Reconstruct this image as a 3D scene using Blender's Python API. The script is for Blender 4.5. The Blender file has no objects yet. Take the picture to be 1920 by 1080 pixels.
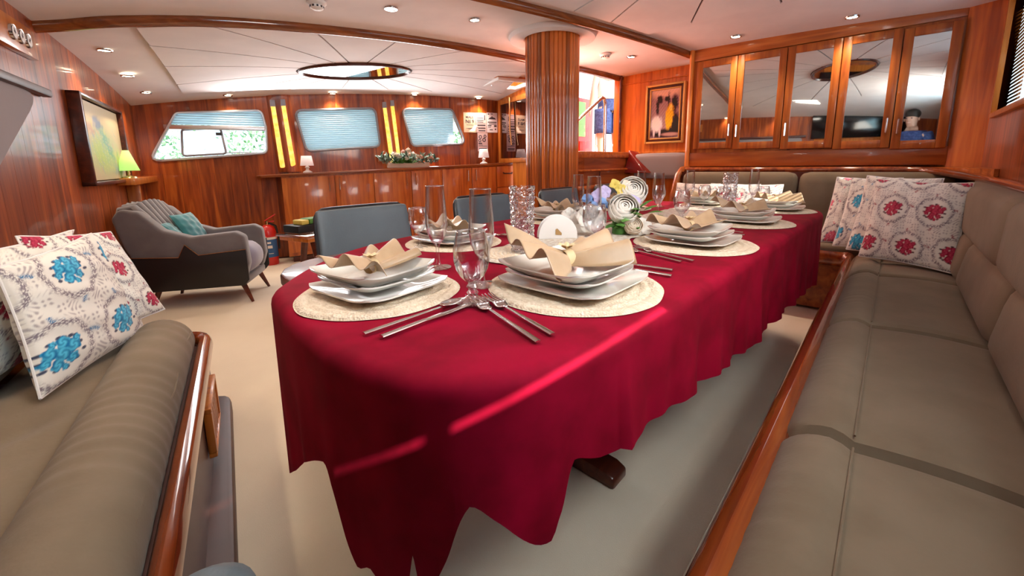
import bpy, bmesh, math, random
import numpy as np
from mathutils import Vector, Matrix, geometry
rnd = random.Random(7)
S = bpy.context.scene
COL = S.collection
PI = math.pi
def R(d): return math.radians(d)

# ------------------------------------------------------------ camera, world, lights, exposure
cam = bpy.data.cameras.new('camera'); camo = bpy.data.objects.new('camera', cam); COL.objects.link(camo)
YAW, PIT, ROL = R(42.5), R(9.6), R(-0.88)
fw = Vector((math.cos(YAW)*math.cos(PIT), math.sin(YAW)*math.cos(PIT), -math.sin(PIT)))
rt = Vector((math.sin(YAW), -math.cos(YAW), 0)); up = rt.cross(fw)
rt, up = rt*math.cos(ROL)+up*math.sin(ROL), up*math.cos(ROL)-rt*math.sin(ROL)
m = Matrix((rt, up, -fw)).transposed().to_4x4(); m.translation = (0, 0, 1.05)
camo.matrix_world = m
cam.sensor_width = 36; cam.lens = 776*36/1920; cam.shift_y = -101/1920; cam.clip_start = 0.02
S.camera = camo

w = bpy.data.worlds.new('sky'); S.world = w; w.use_nodes = True
bg = w.node_tree.nodes['Background']; bg.inputs[0].default_value = (0.72, 0.88, 1.0, 1); bg.inputs[1].default_value = 1.7
S.view_settings.view_transform = 'Standard'; S.view_settings.look = 'None'
S.view_settings.gamma = 1; S.view_settings.use_curve_mapping = False
S.view_settings.exposure = 0.69
S.cycles.max_bounces = 10; S.cycles.transparent_max_bounces = 24; S.cycles.glossy_bounces = 6
S.cycles.caustics_reflective = False; S.cycles.caustics_refractive = False
S.cycles.sample_clamp_indirect = 6
try: S.cycles.use_denoising = True
except Exception: pass

def area(name, loc, target, sx, sy, power, col):
    l = bpy.data.lights.new(name, 'AREA'); l.shape = 'RECTANGLE'; l.size = sx; l.size_y = sy; l.energy = power; l.color = col
    o = bpy.data.objects.new(name, l); COL.objects.link(o); o.location = loc
    o.rotation_euler = (Vector(target)-Vector(loc)).to_track_quat('-Z', 'Z').to_euler()
    return o
# daylight coming in: port windows, starboard windows, fore hatch, companionway, plus added fill lamps
area('daylight_port_window', (2.6, 4.72, 1.45), (2.0, 2.0, 1.35), 2.9, .5, 28, (1, .95, .95))
area('daylight_starboard_window', (.82, -.43, 1.6), (.45, 2.2, 2.0), 1.25, .5, 22, (1, .86, .74))
area('overhead_fill_aft', (.25, 1.3, 1.94), (.3, 1.5, 0), .7, .7, 30, (1, .88, .77))  # added overhead fill lamp, the ceiling has no hatch here
area('daylight_fore_hatch', (3.62, 3.42, 2.2), (3.4, 3.3, 0), .5, .5, 26, (1, .90, .86))
area('daylight_companionway', (4.5, 3.1, 2.5), (3.3, 1.8, .9), .9, .6, 70, (1, .62, .50))
ls_ = bpy.data.lights.new('pink_ceiling_fill', 'SPOT'); ls_.energy = 55; ls_.spot_size = R(165); ls_.spot_blend = 1; ls_.color = (1, .42, .30); ls_.shadow_soft_size = .2  # added spot hidden behind the column, pink fill aimed at the ceiling
lo = bpy.data.objects.new('pink_ceiling_fill', ls_); COL.objects.link(lo); lo.location = (3.72, 2.74, 1.62); lo.rotation_euler = (Vector((2.8, 1.2, 2.05))-Vector((3.72, 2.74, 1.62))).to_track_quat('-Z', 'Y').to_euler()
SUN = bpy.data.lights.new('sun', 'SUN'); SUN.energy = 7.0; SUN.angle = R(.6); SUN.color = (1, .93, .82)
so = bpy.data.objects.new('sun', SUN); COL.objects.link(so); so.rotation_euler = Vector((0, .838, -.545)).to_track_quat('-Z', 'Y').to_euler()

# ------------------------------------------------------------ materials
def mat(name, col, rough=.5, metal=0, coat=0, spec=.5, sheen=0, emit=None, es=1, trans=0, bump=None, vary=None, vcol=False, coatr=.05, bscale=200, bstr=.2):
    M = bpy.data.materials.new(name); M.use_nodes = True; nt = M.node_tree; b = nt.nodes['Principled BSDF']
    b.inputs['Base Color'].default_value = (*col, 1); b.inputs['Roughness'].default_value = rough; b.inputs['Metallic'].default_value = metal
    b.inputs['Coat Weight'].default_value = coat; b.inputs['Coat Roughness'].default_value = coatr
    b.inputs['Specular IOR Level'].default_value = spec; b.inputs['Sheen Weight'].default_value = sheen
    b.inputs['Transmission Weight'].default_value = trans
    if emit: b.inputs['Emission Color'].default_value = (*emit, 1); b.inputs['Emission Strength'].default_value = es
    N = nt.nodes.new; L = nt.links.new
    tc = N('ShaderNodeTexCoord')
    if vary:
        n = N('ShaderNodeTexNoise'); n.inputs['Scale'].default_value = vary[0]; n.inputs['Detail'].default_value = 5
        r = N('ShaderNodeMix'); r.data_type = 'RGBA'; r.inputs[6].default_value = (*col, 1); r.inputs[7].default_value = (*vary[1], 1)
        mr = N('ShaderNodeMapRange'); mr.inputs[1].default_value = .38; mr.inputs[2].default_value = .62
        L(tc.outputs['Object'], n.inputs[0]); L(n.outputs[0], mr.inputs[0]); L(mr.outputs[0], r.inputs[0]); L(r.outputs[2], b.inputs['Base Color'])
    if vcol:
        a = N('ShaderNodeVertexColor'); a.layer_name = 'Col'; L(a.outputs[0], b.inputs['Base Color'])
    if bump:
        n = N('ShaderNodeTexNoise' if bump == 'noise' else 'ShaderNodeTexVoronoi'); n.inputs['Scale'].default_value = bscale
        bp = N('ShaderNodeBump'); bp.inputs['Strength'].default_value = bstr; bp.inputs['Distance'].default_value = .004
        L(tc.outputs['Object'], n.inputs['Vector']); L(n.outputs[0], bp.inputs['Height']); L(bp.outputs[0], b.inputs['Normal'])
    return M
def wood(name, c1, c2, c3, axis='Z', plank=.13, pax=0, coat=.35, rough=.34):
    """varnished wood: grain runs along axis, boards of width `plank` across local axis pax take slightly different tones"""
    M = bpy.data.materials.new(name); M.use_nodes = True; nt = M.node_tree; b = nt.nodes['Principled BSDF']; N = nt.nodes.new; L = nt.links.new
    tc = N('ShaderNodeTexCoord'); mp = N('ShaderNodeMapping')
    mp.inputs['Scale'].default_value = {'Z': (14, 14, 1.1), 'X': (1.1, 14, 14), 'Y': (14, 1.1, 14)}[axis]
    sp = N('ShaderNodeSeparateXYZ'); L(tc.outputs['Object'], sp.inputs[0])
    d = N('ShaderNodeMath'); d.operation = 'DIVIDE'; d.inputs[1].default_value = plank; L(sp.outputs[pax], d.inputs[0])
    f = N('ShaderNodeMath'); f.operation = 'FLOOR'; L(d.outputs[0], f.inputs[0])
    wn = N('ShaderNodeTexWhiteNoise'); wn.noise_dimensions = '1D'; L(f.outputs[0], wn.inputs[1])
    ad = N('ShaderNodeVectorMath'); ad.operation = 'ADD'; L(tc.outputs['Object'], ad.inputs[0]); L(wn.outputs[1], ad.inputs[1])
    L(ad.outputs[0], mp.inputs[0])
    n = N('ShaderNodeTexNoise'); n.inputs['Scale'].default_value = 1.6; n.inputs['Detail'].default_value = 7; n.inputs['Distortion'].default_value = .7
    L(mp.outputs[0], n.inputs['Vector'])
    cr = N('ShaderNodeValToRGB'); cr.color_ramp.elements[0].position = .3; cr.color_ramp.elements[0].color = (*c1, 1)
    cr.color_ramp.elements[1].position = .72; cr.color_ramp.elements[1].color = (*c3, 1); e = cr.color_ramp.elements.new(.5); e.color = (*c2, 1)
    L(n.outputs[0], cr.inputs[0])
    hs = N('ShaderNodeHueSaturation'); mr = N('ShaderNodeMapRange'); mr.inputs[3].default_value = .72; mr.inputs[4].default_value = 1.3
    L(wn.outputs[0], mr.inputs[0]); L(mr.outputs[0], hs.inputs['Value']); L(cr.outputs[0], hs.inputs['Color']); L(hs.outputs[0], b.inputs['Base Color'])
    b.inputs['Roughness'].default_value = rough; b.inputs['Specular IOR Level'].default_value = .35; b.inputs['Coat Weight'].default_value = coat; b.inputs['Coat Roughness'].default_value = .06
    return M
RD1, RD2, RD3 = (.14, .022, .004), (.30, .058, .009), (.50, .125, .018)
M = {}
M['woodZ'] = wood('varnished_wood_upright', RD1, RD2, RD3, 'Z', .14, 0)
M['woodX'] = wood('varnished_wood_level', (.16, .032, .007), (.30, .072, .014), (.44, .13, .028), 'X', 5, 1)
M['woodY'] = wood('varnished_wood_cross', (.26, .055, .010), (.44, .115, .020), (.58, .18, .036), 'Y', 5, 0)
M['cabinet'] = wood('cabinet_wood', (.30, .062, .010), (.50, .125, .019), (.62, .19, .034), 'Z', 5, 0)
M['gold'] = wood('orange_wood', (.40, .10, .015), (.60, .18, .026), (.70, .25, .045), 'Z', .22, 1)
M['dark'] = wood('dark_wood', (.045, .008, .004), (.09, .016, .007), (.14, .028, .01), 'X', 5, 1)
M['rail'] = wood('rail_wood', (.14, .022, .006), (.26, .052, .012), (.38, .095, .02), 'X', 5, 1, coat=1, rough=.15)
M['red_l'] = mat('dark_red_lacquer', (.16, .008, .006), .3, coat=.8)
M['greenpane'] = mat('green_glass_pane', (.30, .55, .10), .3)
M['seatl'] = mat('lilac_grey_fabric', (.26, .24, .33), .8, sheen=.6)
M['dull'] = mat('dark_plinth_wood', (.07, .016, .009), .45, vary=(9, (.045, .010, .006)))
M['panel'] = mat('lacquered_panel', (.13, .06, .05), .4, coat=.2)
M['ceil'] = mat('ceiling_suede', (.78, .73, .725), .85, sheen=.2, vary=(3, (.71, .665, .665)))
M['ceilgap'] = mat('seam_shade_dark', (.10, .08, .08), .9)  # dark colour that stands for the shade in the panel seams
M['carpet'] = mat('cream_carpet', (.80, .70, .55), .95, sheen=.3, vary=(2.2, (.74, .64, .50)), bump='noise', bscale=350, bstr=.3)
M['cloth'] = mat('burgundy_velvet', (.32, .0012, .024), .8, vary=(9, (.22, .0008, .015)), spec=.12)
M['sofa'] = mat('taupe_velvet', (.210, .158, .106), .85, sheen=.1, vary=(6, (.178, .132, .086)), spec=.2, bump='noise', bscale=90, bstr=.15)
M['armgrey'] = mat('mauve_grey_fabric', (.16, .145, .155), .85, sheen=.5, vary=(8, (.135, .12, .13)), spec=.2)
M['black'] = mat('black_quilted_leather', (.008, .008, .010), .45)
M['leather'] = mat('slate_leather', (.115, .145, .165), .5, vary=(4, (.095, .122, .142)), bump='noise', bscale=160, bstr=.1)
M['pipe'] = mat('black_trim', (.012, .012, .015), .4)
M['teal'] = mat('teal_velvet', (.012, .16, .19), .7, sheen=.6, vary=(14, (.02, .22, .25)))
M['mirror'] = mat('mirror_glass', (.74, .78, .77), .02, metal=1)
M['darkmirror'] = mat('smoked_mirror_glass', (.30, .25, .26), .03, metal=1)
M['steel'] = mat('polished_steel', (.75, .72, .70), .15, metal=1)
M['cut'] = mat('cutlery_steel', (.72, .66, .66), .18, metal=1)
M['brass'] = mat('brass', (.75, .52, .25), .25, metal=1)
M['gilt'] = mat('gilt_wood', (.72, .47, .16), .35, metal=.6, bump='noise', bscale=60, bstr=.4)
M['china'] = mat('white_china', (.80, .78, .72), .12, coat=.5)
M['mat'] = mat('woven_lace_mat', (.84, .71, .56), .9, vary=(90, (.72, .58, .42)), bump='voronoi', bscale=200, bstr=.6)
M['lace'] = mat('white_lace', (.80, .76, .68), .9, vary=(60, (.62, .52, .42)), bump='voronoi', bscale=120, bstr=.9)
M['napkin'] = mat('champagne_satin', (.56, .38, .23), .36, sheen=.3, vary=(12, (.46, .30, .17)))
M['ribbon'] = mat('cream_ribbon', (.72, .55, .32), .6)
M['white'] = mat('white_paint', (.82, .80, .78), .5)
M['shade'] = mat('white_lamp_shade', (.85, .78, .76), .8, emit=(1, .8, .75), es=.25)
M['greenshade'] = mat('lit_green_lamp_shade', (.45, .70, .18), .7, emit=(.45, .80, .2), es=.55)
M['amber'] = mat('lit_amber_glass', (.9, .55, .08), .3, emit=(1, .62, .08), es=.55, vary=(20, (.95, .75, .35)))
M['lamp'] = mat('lit_lamp', (1, .9, .7), .5, emit=(1, .86, .62), es=14)
M['chrome'] = mat('chrome_ring', (.6, .6, .6), .2, metal=1)
M['rubber'] = mat('window_seal', (.25, .24, .27), .5)
M['alu'] = mat('window_frame_metal', (.62, .62, .66), .3, metal=.8)
M['red'] = mat('red_enamel', (.62, .012, .008), .3, coat=.5)
M['reddoor'] = mat('red_door_paint', (.70, .03, .01), .35, coat=.4)
M['bluelabel'] = mat('blue_label', (.03, .12, .30), .5)
M['ink'] = mat('dark_ink', (.06, .04, .06), .7)
M['paperp'] = mat('pink_paper', (.85, .62, .66), .8)
M['paperc'] = mat('cream_paper', (.88, .66, .50), .8)
M['paperw'] = mat('pale_paper', (.84, .76, .86), .8)
M['green'] = mat('leaf_green', (.06, .20, .03), .6, vary=(20, (.11, .30, .05)))
M['greyleaf'] = mat('grey_green_leaf', (.12, .20, .15), .7, vary=(20, (.18, .27, .20)))
M['petal'] = mat('white_petal', (.80, .76, .70), .7, sheen=.3)
M['cream'] = mat('cream_petal', (.80, .68, .55), .7)
M['blue'] = mat('blue_petal', (.16, .32, .70), .6, vary=(30, (.25, .45, .8)))
M['lilac'] = mat('lilac_petal', (.55, .48, .75), .6)
M['yellow'] = mat('yellow_petal', (.70, .55, .12), .6)
M['pink'] = mat('pink_petal', (.80, .50, .42), .6)
M['vc'] = mat('printed_cotton', (1, 1, 1), .85, sheen=.2, vcol=True, spec=.2)
M['vcp'] = mat('painted_canvas', (1, 1, 1), .5, vcol=True)
M['skin'] = mat('skin', (.62, .36, .27), .55)
M['navy'] = mat('navy_cloth', (.015, .03, .12), .8, vary=(40, (.04, .07, .2)))
M['whitecloth'] = mat('white_cloth', (.8, .78, .76), .8)
M['hair'] = mat('dark_hair', (.02, .015, .012), .6)
M['screen'] = mat('dark_screen', (.006, .006, .007), .12)
M['greyfab'] = mat('grey_upholstery', (.30, .27, .28), .85)
def thin_glass(name, tint=(.97, .97, .98), blend=.28, rough=.02, bump=0, bs=60):
    Q = bpy.data.materials.new(name); Q.use_nodes = True; nt = Q.node_tree; nt.nodes.remove(nt.nodes['Principled BSDF']); N = nt.nodes.new; L = nt.links.new
    t = N('ShaderNodeBsdfTransparent'); t.inputs[0].default_value = (*tint, 1); g = N('ShaderNodeBsdfGlossy'); g.inputs['Roughness'].default_value = rough
    lw = N('ShaderNodeLayerWeight'); lw.inputs[0].default_value = blend; mx = N('ShaderNodeMixShader')
    L(lw.outputs['Facing'], mx.inputs[0]); L(t.outputs[0], mx.inputs[1]); L(g.outputs[0], mx.inputs[2]); L(mx.outputs[0], nt.nodes['Material Output'].inputs[0])
    if bump:
        tc = N('ShaderNodeTexCoord'); v = N('ShaderNodeTexVoronoi'); v.inputs['Scale'].default_value = bs; bp = N('ShaderNodeBump'); bp.inputs['Strength'].default_value = bump; bp.inputs['Distance'].default_value = .01
        L(tc.outputs['Object'], v.inputs['Vector']); L(v.outputs[0], bp.inputs['Height']); L(bp.outputs[0], lw.inputs['Normal']); L(bp.outputs[0], g.inputs['Normal'])
    return Q
M['glass'] = thin_glass('clear_glass', blend=.36)
M['crystal'] = thin_glass('cut_crystal', (.95, .94, .97), .62, .03, bump=1.0, bs=55)
M['pane'] = thin_glass('window_glass', (.95, .98, .98), .08)
def blindmat():
    Q = bpy.data.materials.new('pleated_blind_fabric'); Q.use_nodes = True; nt = Q.node_tree; nt.nodes.remove(nt.nodes['Principled BSDF']); N = nt.nodes.new; L = nt.links.new
    t = N('ShaderNodeBsdfTranslucent'); t.inputs[0].default_value = (.66, .88, 1.0, 1); d = N('ShaderNodeBsdfDiffuse'); d.inputs[0].default_value = (.75, .80, .86, 1)
    mx = N('ShaderNodeMixShader'); mx.inputs[0].default_value = .3; L(t.outputs[0], mx.inputs[1]); L(d.outputs[0], mx.inputs[2]); L(mx.outputs[0], nt.nodes['Material Output'].inputs[0])
    return Q
M['blind'] = blindmat(); M['slat'] = blindmat(); M['slat'].node_tree.nodes['Translucent BSDF'].inputs[0].default_value = (.85, .92, .97, 1)

# ------------------------------------------------------------ helpers
def link(name, me, m=None, parent=None, smooth=True):
    if m is not None:
        me.materials.append(M[m] if isinstance(m, str) else m)
    if smooth:
        for p in me.polygons: p.use_smooth = True
    o = bpy.data.objects.new(name, me); COL.objects.link(o)
    if parent: o.parent = parent
    return o
class B:
    """mesh collector"""
    def __init__(s): s.v = []; s.f = []
    def add(s, vs, fs, mtx=None):
        k = len(s.v)
        if mtx is not None: vs = [tuple(mtx @ Vector(p)) for p in vs]
        s.v += [tuple(p) for p in vs]; s.f += [tuple(i+k for i in f) for f in fs]; return s
    def box(s, x0, x1, y0, y1, z0, z1, mtx=None):
        v = [(x, y, z) for z in (z0, z1) for y in (y0, y1) for x in (x0, x1)]
        return s.add(v, [(0, 2, 3, 1), (4, 5, 7, 6), (0, 1, 5, 4), (2, 6, 7, 3), (0, 4, 6, 2), (1, 3, 7, 5)], mtx)
    def prism(s, poly, h0, h1, mtx=None):
        n = len(poly); v = [(x, y, h0) for x, y in poly]+[(x, y, h1) for x, y in poly]
        f = [tuple(range(n-1, -1, -1)), tuple(range(n, 2*n))]+[(i, (i+1) % n, n+(i+1) % n, n+i) for i in range(n)]
        return s.add(v, f, mtx)
    def lathe(s, prof, n=24, mtx=None, close=False):
        v = []; f = []; k = len(prof)
        for i in range(n):
            a = 2*PI*i/n
            for r, z in prof: v.append((r*math.cos(a), r*math.sin(a), z))
        for i in range(n):
            for j in range(k-1):
                a, b = i*k+j, ((i+1) % n)*k+j
                f.append((a, b, b+1, a+1))
        return s.add(v, f, mtx)
    def tube(s, pts, r, n=8, caps=True, sy=1.0, upv=None):
        P_ = [Vector(p) for p in pts]; v = []; f = []; rr = r if isinstance(r, (list, tuple)) else [r]*len(P_)
        u0 = None
        for i, p in enumerate(P_):
            t = (P_[min(i+1, len(P_)-1)]-P_[max(i-1, 0)]).normalized()
            ref = Vector(upv) if upv else (Vector((0, 0, 1)) if abs(t.z) < .9 else Vector((1, 0, 0)))
            if u0 is not None and not upv: ref = u0
            a = (ref-t*ref.dot(t)).normalized(); b = t.cross(a); u0 = a
            for k in range(n):
                an = 2*PI*k/n; v.append(tuple(p+a*math.cos(an)*rr[i]*sy+b*math.sin(an)*rr[i]))
        for i in range(len(P_)-1):
            for k in range(n):
                f.append((i*n+k, i*n+(k+1) % n, (i+1)*n+(k+1) % n, (i+1)*n+k))
        if caps:
            f.append(tuple(range(n-1, -1, -1))); f.append(tuple((len(P_)-1)*n+k for k in range(n)))
        return s.add(v, f)
    def grid(s, nu, nv, fn, closeu=False, mtx=None):
        v = [fn(i/(nu if closeu else nu-1), j/(nv-1)) for i in range(nu) for j in range(nv)]; f = []
        for i in range(nu if closeu else nu-1):
            for j in range(nv-1):
                a = i*nv+j; b = ((i+1) % nu)*nv+j; f.append((a, b, b+1, a+1))
        return s.add(v, f, mtx)
    def sph(s, c, r, n=12, sq=(1, 1, 1)):
        pr = [(math.sin(PI*j/n), -math.cos(PI*j/n)) for j in range(n+1)]
        v = []; f = []
        for i in range(n*2):
            a = PI*i/n
            for rr, z in pr: v.append((c[0]+r*sq[0]*rr*math.cos(a), c[1]+r*sq[1]*rr*math.sin(a), c[2]+r*sq[2]*z))
        k = n+1
        for i in range(n*2):
            for j in range(n):
                a, b = i*k+j, ((i+1) % (2*n))*k+j; f.append((a, b, b+1, a+1))
        return s.add(v, f)
    def make(s, name, m, parent=None, smooth=True, bev=0, seg=2, solid=0, frame=None, sub=0, weld=False, cols=None):
        me = bpy.data.meshes.new(name); me.from_pydata(s.v, [], s.f); me.update()
        if weld:
            bm = bmesh.new(); bm.from_mesh(me); bmesh.ops.remove_doubles(bm, verts=bm.verts, dist=1e-5); bmesh.ops.recalc_face_normals(bm, faces=bm.faces); bm.to_mesh(me); bm.free()
        if bev:
            bm = bmesh.new(); bm.from_mesh(me); bmesh.ops.bevel(bm, geom=[e for e in bm.edges if len(e.link_faces) == 2 and e.calc_face_angle(0) > .5], offset=bev, segments=seg, affect='EDGES', profile=.5, clamp_overlap=True); bm.to_mesh(me); bm.free()
        if cols is not None:
            ca = me.color_attributes.new('Col', 'FLOAT_COLOR', 'POINT'); ca.data.foreach_set('color', np.ascontiguousarray(cols, dtype=np.float32).ravel())
        o = link(name, me, m, parent, smooth)
        if smooth and not sub:
            try:
                bm = bmesh.new(); bm.from_mesh(me)
                for e in bm.edges:
                    if len(e.link_faces) == 2 and e.calc_face_angle(0) > .75: e.smooth = False
                bm.to_mesh(me); bm.free()
            except Exception: pass
        if sub: md = o.modifiers.new('sub', 'SUBSURF'); md.levels = sub; md.render_levels = sub
        if solid: md = o.modifiers.new('sol', 'SOLIDIFY'); md.thickness = solid; md.offset = 0
        if frame is not None: o.matrix_world = frame
        return o
def tag(o, label=None, cat=None, group=None, kind=None):
    if label: o['label'] = label
    if cat: o['category'] = cat
    if group: o['group'] = group
    if kind: o['kind'] = kind
    return o
def empty(name, loc=(0, 0, 0), rz=0, label=None, cat=None, group=None, frame=None, kind=None):
    o = bpy.data.objects.new(name, None); COL.objects.link(o); o.empty_display_size = .05
    if frame is not None: o.matrix_world = frame
    else: o.location = loc; o.rotation_euler = (0, 0, rz)
    return tag(o, label, cat, group, kind)
def dup(root, loc=None, rz=None, label=None, group=None, scale=None):
    r = root.copy(); COL.objects.link(r)
    if loc is not None: r.location = loc
    if rz is not None: r.rotation_euler = (0, 0, rz)
    if scale is not None: r.scale = (scale,)*3 if not isinstance(scale, tuple) else scale
    if label: r['label'] = label
    if group: r['group'] = group
    for ch in list(root.children):
        c = ch.copy(); COL.objects.link(c); c.parent = r
        for g in list(ch.children):
            d = g.copy(); COL.objects.link(d); d.parent = c
    return r
def frame2d(o, d):
    """local x along plan direction d (radians), y to its left, z up"""
    return Matrix.Translation(Vector((o[0], o[1], 0))) @ Matrix.Rotation(d, 4, 'Z')
def rrect(w, h, r, n=5, cx=0, cy=0):
    out = []
    for qx, qy, a0 in ((1, 1, 0), (-1, 1, 90), (-1, -1, 180), (1, -1, 270)):
        for k in range(n+1):
            a = R(a0+90*k/n); out.append((cx+qx*(w/2-r)+r*math.cos(a), cy+qy*(h/2-r)+r*math.sin(a)))
    return out
def roundpoly(pts, r, n=4):
    out = []; k = len(pts)
    for i in range(k):
        p = Vector(pts[i]); a = Vector(pts[i-1]); b = Vector(pts[(i+1) % k])
        da = (a-p).normalized(); db = (b-p).normalized(); ang = da.angle(db); d = min(r/math.tan(ang/2), (a-p).length*.45, (b-p).length*.45)
        p0 = p+da*d; p1 = p+db*d
        for t in range(n+1):
            u = t/n; out.append(tuple(p0*(1-u)**2+p*2*u*(1-u)+p1*u*u))
    return out
def ceil_z(x, y):
    return 1.8402+.1587*x+.0516*y-.0268*x*x+.0001*x*y-.0174*y*y
def cushion(b, x0, x1, y0, y1, z0, z1, e=.35, n=14, crown=.012):
    """soft rounded block"""
    cx, cy, cz = (x0+x1)/2, (y0+y1)/2, (z0+z1)/2; hx, hy, hz = (x1-x0)/2, (y1-y0)/2, (z1-z0)/2
    r = min(hx, hy, hz)*e*2
    def sg(t): return (1 if t > 0 else -1 if t < 0 else 0)
    def pt(p):
        q = Vector((p[0]*hx, p[1]*hy, p[2]*hz)); c = Vector([max(-(h-r), min(h-r, v)) for v, h in zip(q, (hx, hy, hz))])
        d = q-c
        if d.length > 1e-9: d = d.normalized()*min(d.length, r) if d.length < r else d.normalized()*r
        o = c+d
        bulge = crown*(1-p[0]**4)*(1-p[1]**4); o.z += bulge*sg(p[2]) if abs(p[2]) > .99 else 0
        return (cx+o.x, cy+o.y, cz+o.z)
    def tt(i): # denser near the edge
        t = -1+2*i/(n-1); return math.sin(t*PI/2)
    for ax in range(3):
        for s in (-1, 1):
            def f(u, v, ax=ax, s=s):
                a, c = tt(u*(n-1)), tt(v*(n-1)); p = [0, 0, 0]; p[ax] = s; p[(ax+1) % 3] = a; p[(ax+2) % 3] = c*s; return pt(p)
            b.grid(n, n, f)
    return b

# ------------------------------------------------------------ room shell
LWF = frame2d((-.06, 3.085), R(75.5))       # left wall: x along the wall away from camera, room on the -y side
WWF = frame2d((1.57, 5.25), R(-20))         # port wall with three windows, room on the -y side
def struct(o, label=None): return tag(o, label, kind='structure')

b = B(); b.box(-1.5, 5.0, -.7, 6.2, -.06, 0); struct(b.make('floor', 'carpet', smooth=False))
HATCH = [(3.70, 3.86), (4.14, 3.70), (4.0, 3.25), (3.56, 3.41)]
def inpoly(x, y, P):
    c = False; n = len(P)
    for i in range(n):
        (x1, y1), (x2, y2) = P[i], P[(i+1) % n]
        if (y1 > y) != (y2 > y) and x < (x2-x1)*(y-y1)/(y2-y1)+x1: c = not c
    return c
b = B(); st = .05; vid = {}
for i in range(-29, 94):
    for j in range(-13, 124):
        x, y = i*st, j*st; cx, cy = x+st/2, y+st/2
        if cx > 4.64 or (cy > 2.64 and cx > 3.95+(cy-2.64)*.29) or inpoly(cx, cy, HATCH): continue
        f = []
        for a, c in ((i, j), (i, j+1), (i+1, j+1), (i+1, j)):
            if (a, c) not in vid: vid[(a, c)] = len(b.v); b.v.append((a*st, c*st, ceil_z(a*st, c*st)))
            f.append(vid[(a, c)])
        b.f.append(tuple(f))
ceiling = struct(b.make('ceiling', 'ceil', solid=0))
# fan of padded ceiling panels around each oval mirror
def fan(center, rot, ea, eb, outer, angs):
    c = Vector(center); n = len(outer)
    def hit(a):
        d = Vector((math.cos(a), math.sin(a))); best = 99
        for i in range(n):
            p = Vector(outer[i]); q = Vector(outer[(i+1) % n]); e = q-p; det = d.x*-e.y+e.x*d.y
            if abs(det) < 1e-9: continue
            r = p-c; t = (r.x*-e.y+e.x*r.y)/det; s = (d.x*r.y-d.y*r.x)/det
            if t > 0 and -1e-6 <= s <= 1.000001: best = min(best, t)
        return best
    def inner(a):
        k = a-rot; return 1/math.sqrt((math.cos(k)/ea)**2+(math.sin(k)/eb)**2)
    angs = sorted(a % (2*PI) for a in angs); corners = sorted(math.atan2(p[1]-c.y, p[0]-c.x) % (2*PI) for p in outer)
    for i, a0 in enumerate(angs):
        a1 = angs[(i+1) % len(angs)]
        if a1 <= a0: a1 += 2*PI
        mids = [k+o for k in corners for o in (0, 2*PI) if a0 < k+o < a1]
        A = sorted([a0+(a1-a0)*t/6 for t in range(7)]+mids); b = B(); rows = []
        for t in range(9):
            row = []
            for a in A:
                r0, r1 = inner(a)+.006, hit(a)-.008; r = r0+(r1-r0)*t/8; g = .0065/max(r, .1)
                aa = min(max(a, a0+g), a1-g); x, y = c.x+math.cos(aa)*r, c.y+math.sin(aa)*r; row.append((x, y, ceil_z(x, y)))
            rows.append(row)
        m_, k_ = len(A), 9
        lo = [(x, y, z-.018) for r in rows for x, y, z in r]; hi = [(x, y, z-.001) for r in rows for x, y, z in r]
        f = [(t*m_+j, (t+1)*m_+j, (t+1)*m_+j+1, t*m_+j+1) for t in range(k_-1) for j in range(m_-1)]
        edge = [j for j in range(m_)]+[t*m_+m_-1 for t in range(1, k_)]+[(k_-1)*m_+j for j in range(m_-2, -1, -1)]+[t*m_ for t in range(k_-2, 0, -1)]
        N0 = len(lo); f2 = [(edge[q], edge[(q+1) % len(edge)], N0+edge[(q+1) % len(edge)], N0+edge[q]) for q in range(len(edge))]
        b.add(lo+hi, f+f2); b.make('panel', 'ceil', ceiling, smooth=False)
    bk = B(); K = 120; ring = []
    for q in range(K):
        a = 2*PI*q/K
        for t in (0, .25, .5, .75, 1):
            r = inner(a)*.95+(hit(a)-inner(a)*.95)*t; x, y = c.x+math.cos(a)*r, c.y+math.sin(a)*r; ring.append((x, y, ceil_z(x, y)-.003))
    bk.add(ring, [(q*5+j, ((q+1) % K)*5+j, ((q+1) % K)*5+j+1, q*5+j+1) for q in range(K) for j in range(4)]); bk.make('seam_shade_sheet', 'ceilgap', ceiling)  # dark sheet above the panels, put in to shade the seams
FA = (2.13, 3.97)
outA = [(.43, 3.34), (.93, 5.10), (4.20, 4.05), (3.66, 3.14), (3.60, 2.83), (3.24, 2.88), (1.73, 3.06), (.84, 3.16)]
pa = [(.528, 3.696), (.665, 4.211), (.83, 4.771), (.793, 3.214), (1.395, 3.12), (1.993, 3.09), (2.6, 2.997), (3.22, 2.9), (3.64, 3.1), (3.74, 3.5), (4.0, 3.9), (3.3, 4.33), (2.8, 4.5), (2.3, 4.66), (1.8, 4.83), (1.3, 4.98)]
fan(FA, R(-22), .53, .28, outA, [math.atan2(y-FA[1], x-FA[0]) for x, y in pa])
FB = (2.1, .55)
outB = [(.55, -.3), (.45, 1.95), (2.1, 1.86), (3.47, 1.62), (3.42, -.3)]
fan(FB, R(-22), .50, .28, outB, [R(x) for x in (5, 28, 52, 68, 95, 120, 142, 163, 184, 206, 228, 252, 275, 300, 322, 343)])

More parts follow.
